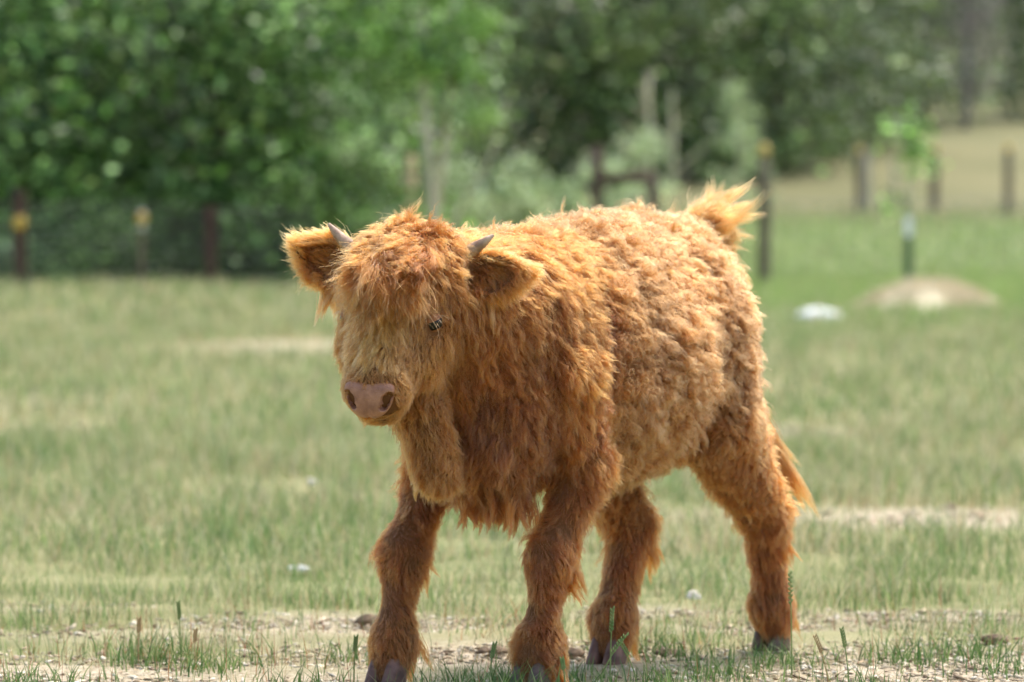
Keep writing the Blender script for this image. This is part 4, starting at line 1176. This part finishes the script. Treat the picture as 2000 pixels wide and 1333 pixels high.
# tail: hair all along the lower half, ending in the switch
a = r.uniform(.45, 1, 90) ** .8 * (len(tp) - 1); i0 = np.minimum(a.astype(int), len(tp) - 2); fr = (a - i0)[:, None]
st = tp[i0] * (1 - fr) + tp[i0 + 1] * fr; dd = nrm(tp[i0 + 1] - tp[i0]) + A3(-.25, .12, 0)
P1, c1 = locks('s', st, dd, .17, .7, 45, .010, (.25, .080, .014), 31, amp=.008, wander=.18)
# plume over the tailhead: swept back and up
a = r.uniform(-1.3, 1.0, 64); i0 = np.clip(np.floor(a).astype(int), 0, 3); fr = (a - i0)[:, None]
st = tp[i0] * (1 - fr) + tp[i0 + 1] * fr + r.normal(size=(64, 3)) * A3(.01, .016, .006) + A3(0, 0, .012)
P2, c2 = locks('s', st, np.tile([-.95, .05, .33], (64, 1)), .185, -.06, 50, .0070, (.19, .066, .013), 32, amp=.012, wander=.17, pull=.40)
hair_obj('tail_hair', np.concatenate([P1, P2]), np.concatenate([c1, c2]), .0005, .0001, calf, m_fur)
# fringe under the brisket
st = np.stack([r.uniform(.34, .43, 44), r.uniform(-.03, .11, 44), np.full(44, .375) + r.uniform(-.01, .03, 44)], 1)
P1, c1 = locks('s', st, np.tile([-.05, .02, -1.0], (44, 1)), .065, .5, 40, .006, (.19, .055, .010), 33, amp=.006, wander=.28)
c1 = c1 * .9
hair_obj('brisket_fringe', P1, c1, .0005, .0001, calf, m_fur)
# ragged hair along the lower edge of the dewlap
st = np.stack([r.uniform(.505, .575, 40), r.uniform(-.03, .05, 40), r.uniform(.415, .47, 40)], 1)
P1, c1 = locks('s', st, np.tile([.05, .02, -1.0], (40, 1)), .042, .5, 34, .006, (.20, .072, .016), 38, amp=.005, wander=.30)
hair_obj('dewlap_fringe', P1, c1, .00045, .0001, calf, m_fur)
# hair hanging below the ears
st, dr = [], []
for sg in (-1, 1):
    base, ed, en, ew, cen = EAR[sg]
    for i in range(26):
        st.append(cen + ed * r.uniform(-.05, .035) - A3(0, 0, .034) + en * r.uniform(-.005, .01)); dr.append(ed * .15 + A3(0, 0, -1))
P1, c1 = locks('s', np.array(st), np.array(dr), .075, .5, 26, .006, (.28, .105, .026), 34, amp=.005, wander=.22)
hair_obj('ear_fringe', P1, c1, .0005, .0001, calf, m_fur)
# knee and fetlock feathers
st, dr = [], []
for P, lst in ((RF, ((2, 12, .03), (3, 12, .0))), (LF, ((2, 14, .03), (3, 16, .0))), (LH, ((2, 10, .0), (3, 6, 0))), (RH, ((2, 10, 0), (3, 6, 0)))):
    for j, nn_, dz in lst:
        for i in range(nn_):
            st.append(np.array(P[j]) + A3(-.034, r.uniform(-.028, .028), r.uniform(-.05, .02) + dz)); dr.append(A3(-.42, r.uniform(-.3, .3), -1))
for P, sy, j, nn_ in ((RF, -1, 2, 10), (LF, 1, 2, 12), (RF, -1, 3, 12), (LF, 1, 3, 14), (LH, 1, 2, 8), (RH, 1, 2, 8), (RF, -1, 1, 8)):
    for i in range(nn_):
        st.append(np.array(P[j]) + A3(r.uniform(-.03, 0), sy * .030, r.uniform(-.05, .03))); dr.append(A3(-.35, sy * r.uniform(.15, .55), -1))
P1, c1 = locks('s', np.array(st), np.array(dr), .068, .3, 34, .006, (.23, .068, .012), 35, amp=.005, wander=.18)
hair_obj('leg_feathers', P1, c1, .0005, .0001, calf, m_fur)
# stray locks and matted tufts standing up along the back and flank
sel = rng.choice(len(BV), 26, replace=False, p=(lambda w_: w_ / w_.sum())((BV[:, 2] > .80) * (BV[:, 0] < .42) * (BV[:, 0] > -.40) * 1.0))
P1, c1 = locks('s', BV[sel], BN[sel] * .9 + A3(-.5, 0, .2), .055, .25, 22, .004, (.25, .09, .020), 36, amp=.009, wander=.35)
hair_obj('stray_tufts', P1, c1, .0005, .0001, calf, m_fur)
# long wavy guard hair lying over the coat
gw = 1.0 * (W[:, RI['shoulder']] + W[:, RI['neck']] + .8 * W[:, RI['chest']] + .12 * W[:, RI['foreleg']] + .0 * W[:, RI['cannon']] + .5 * W[:, RI['gaskin']] + .35 * W[:, RI['thigh']] + .25 * W[:, RI['barrel']] + .3 * W[:, RI['rump']])
gw *= ~no_hair(BV)
sel = rng.choice(len(BV), 2900, replace=False, p=gw / gw.sum())
nb = BN[sel]; cb = VP[sel, 8:11]; cb = nrm(cb - nb * (cb * nb).sum(1, keepdims=True) + .22 * sines(BV[sel], .09, 51))
P1, c1 = locks('s', BV[sel] + nb * .006, nb * .34 + cb, .034 + 1.1 * (VP[sel, 0] - .019), .30, 13, .0042, VP[sel, 11:14] * 1.06, 41, amp=.0050, turns=1.1, pull=.55, wander=.20)
hair_obj('guard_hair', P1, c1, .00040, .0001, calf, m_fur)
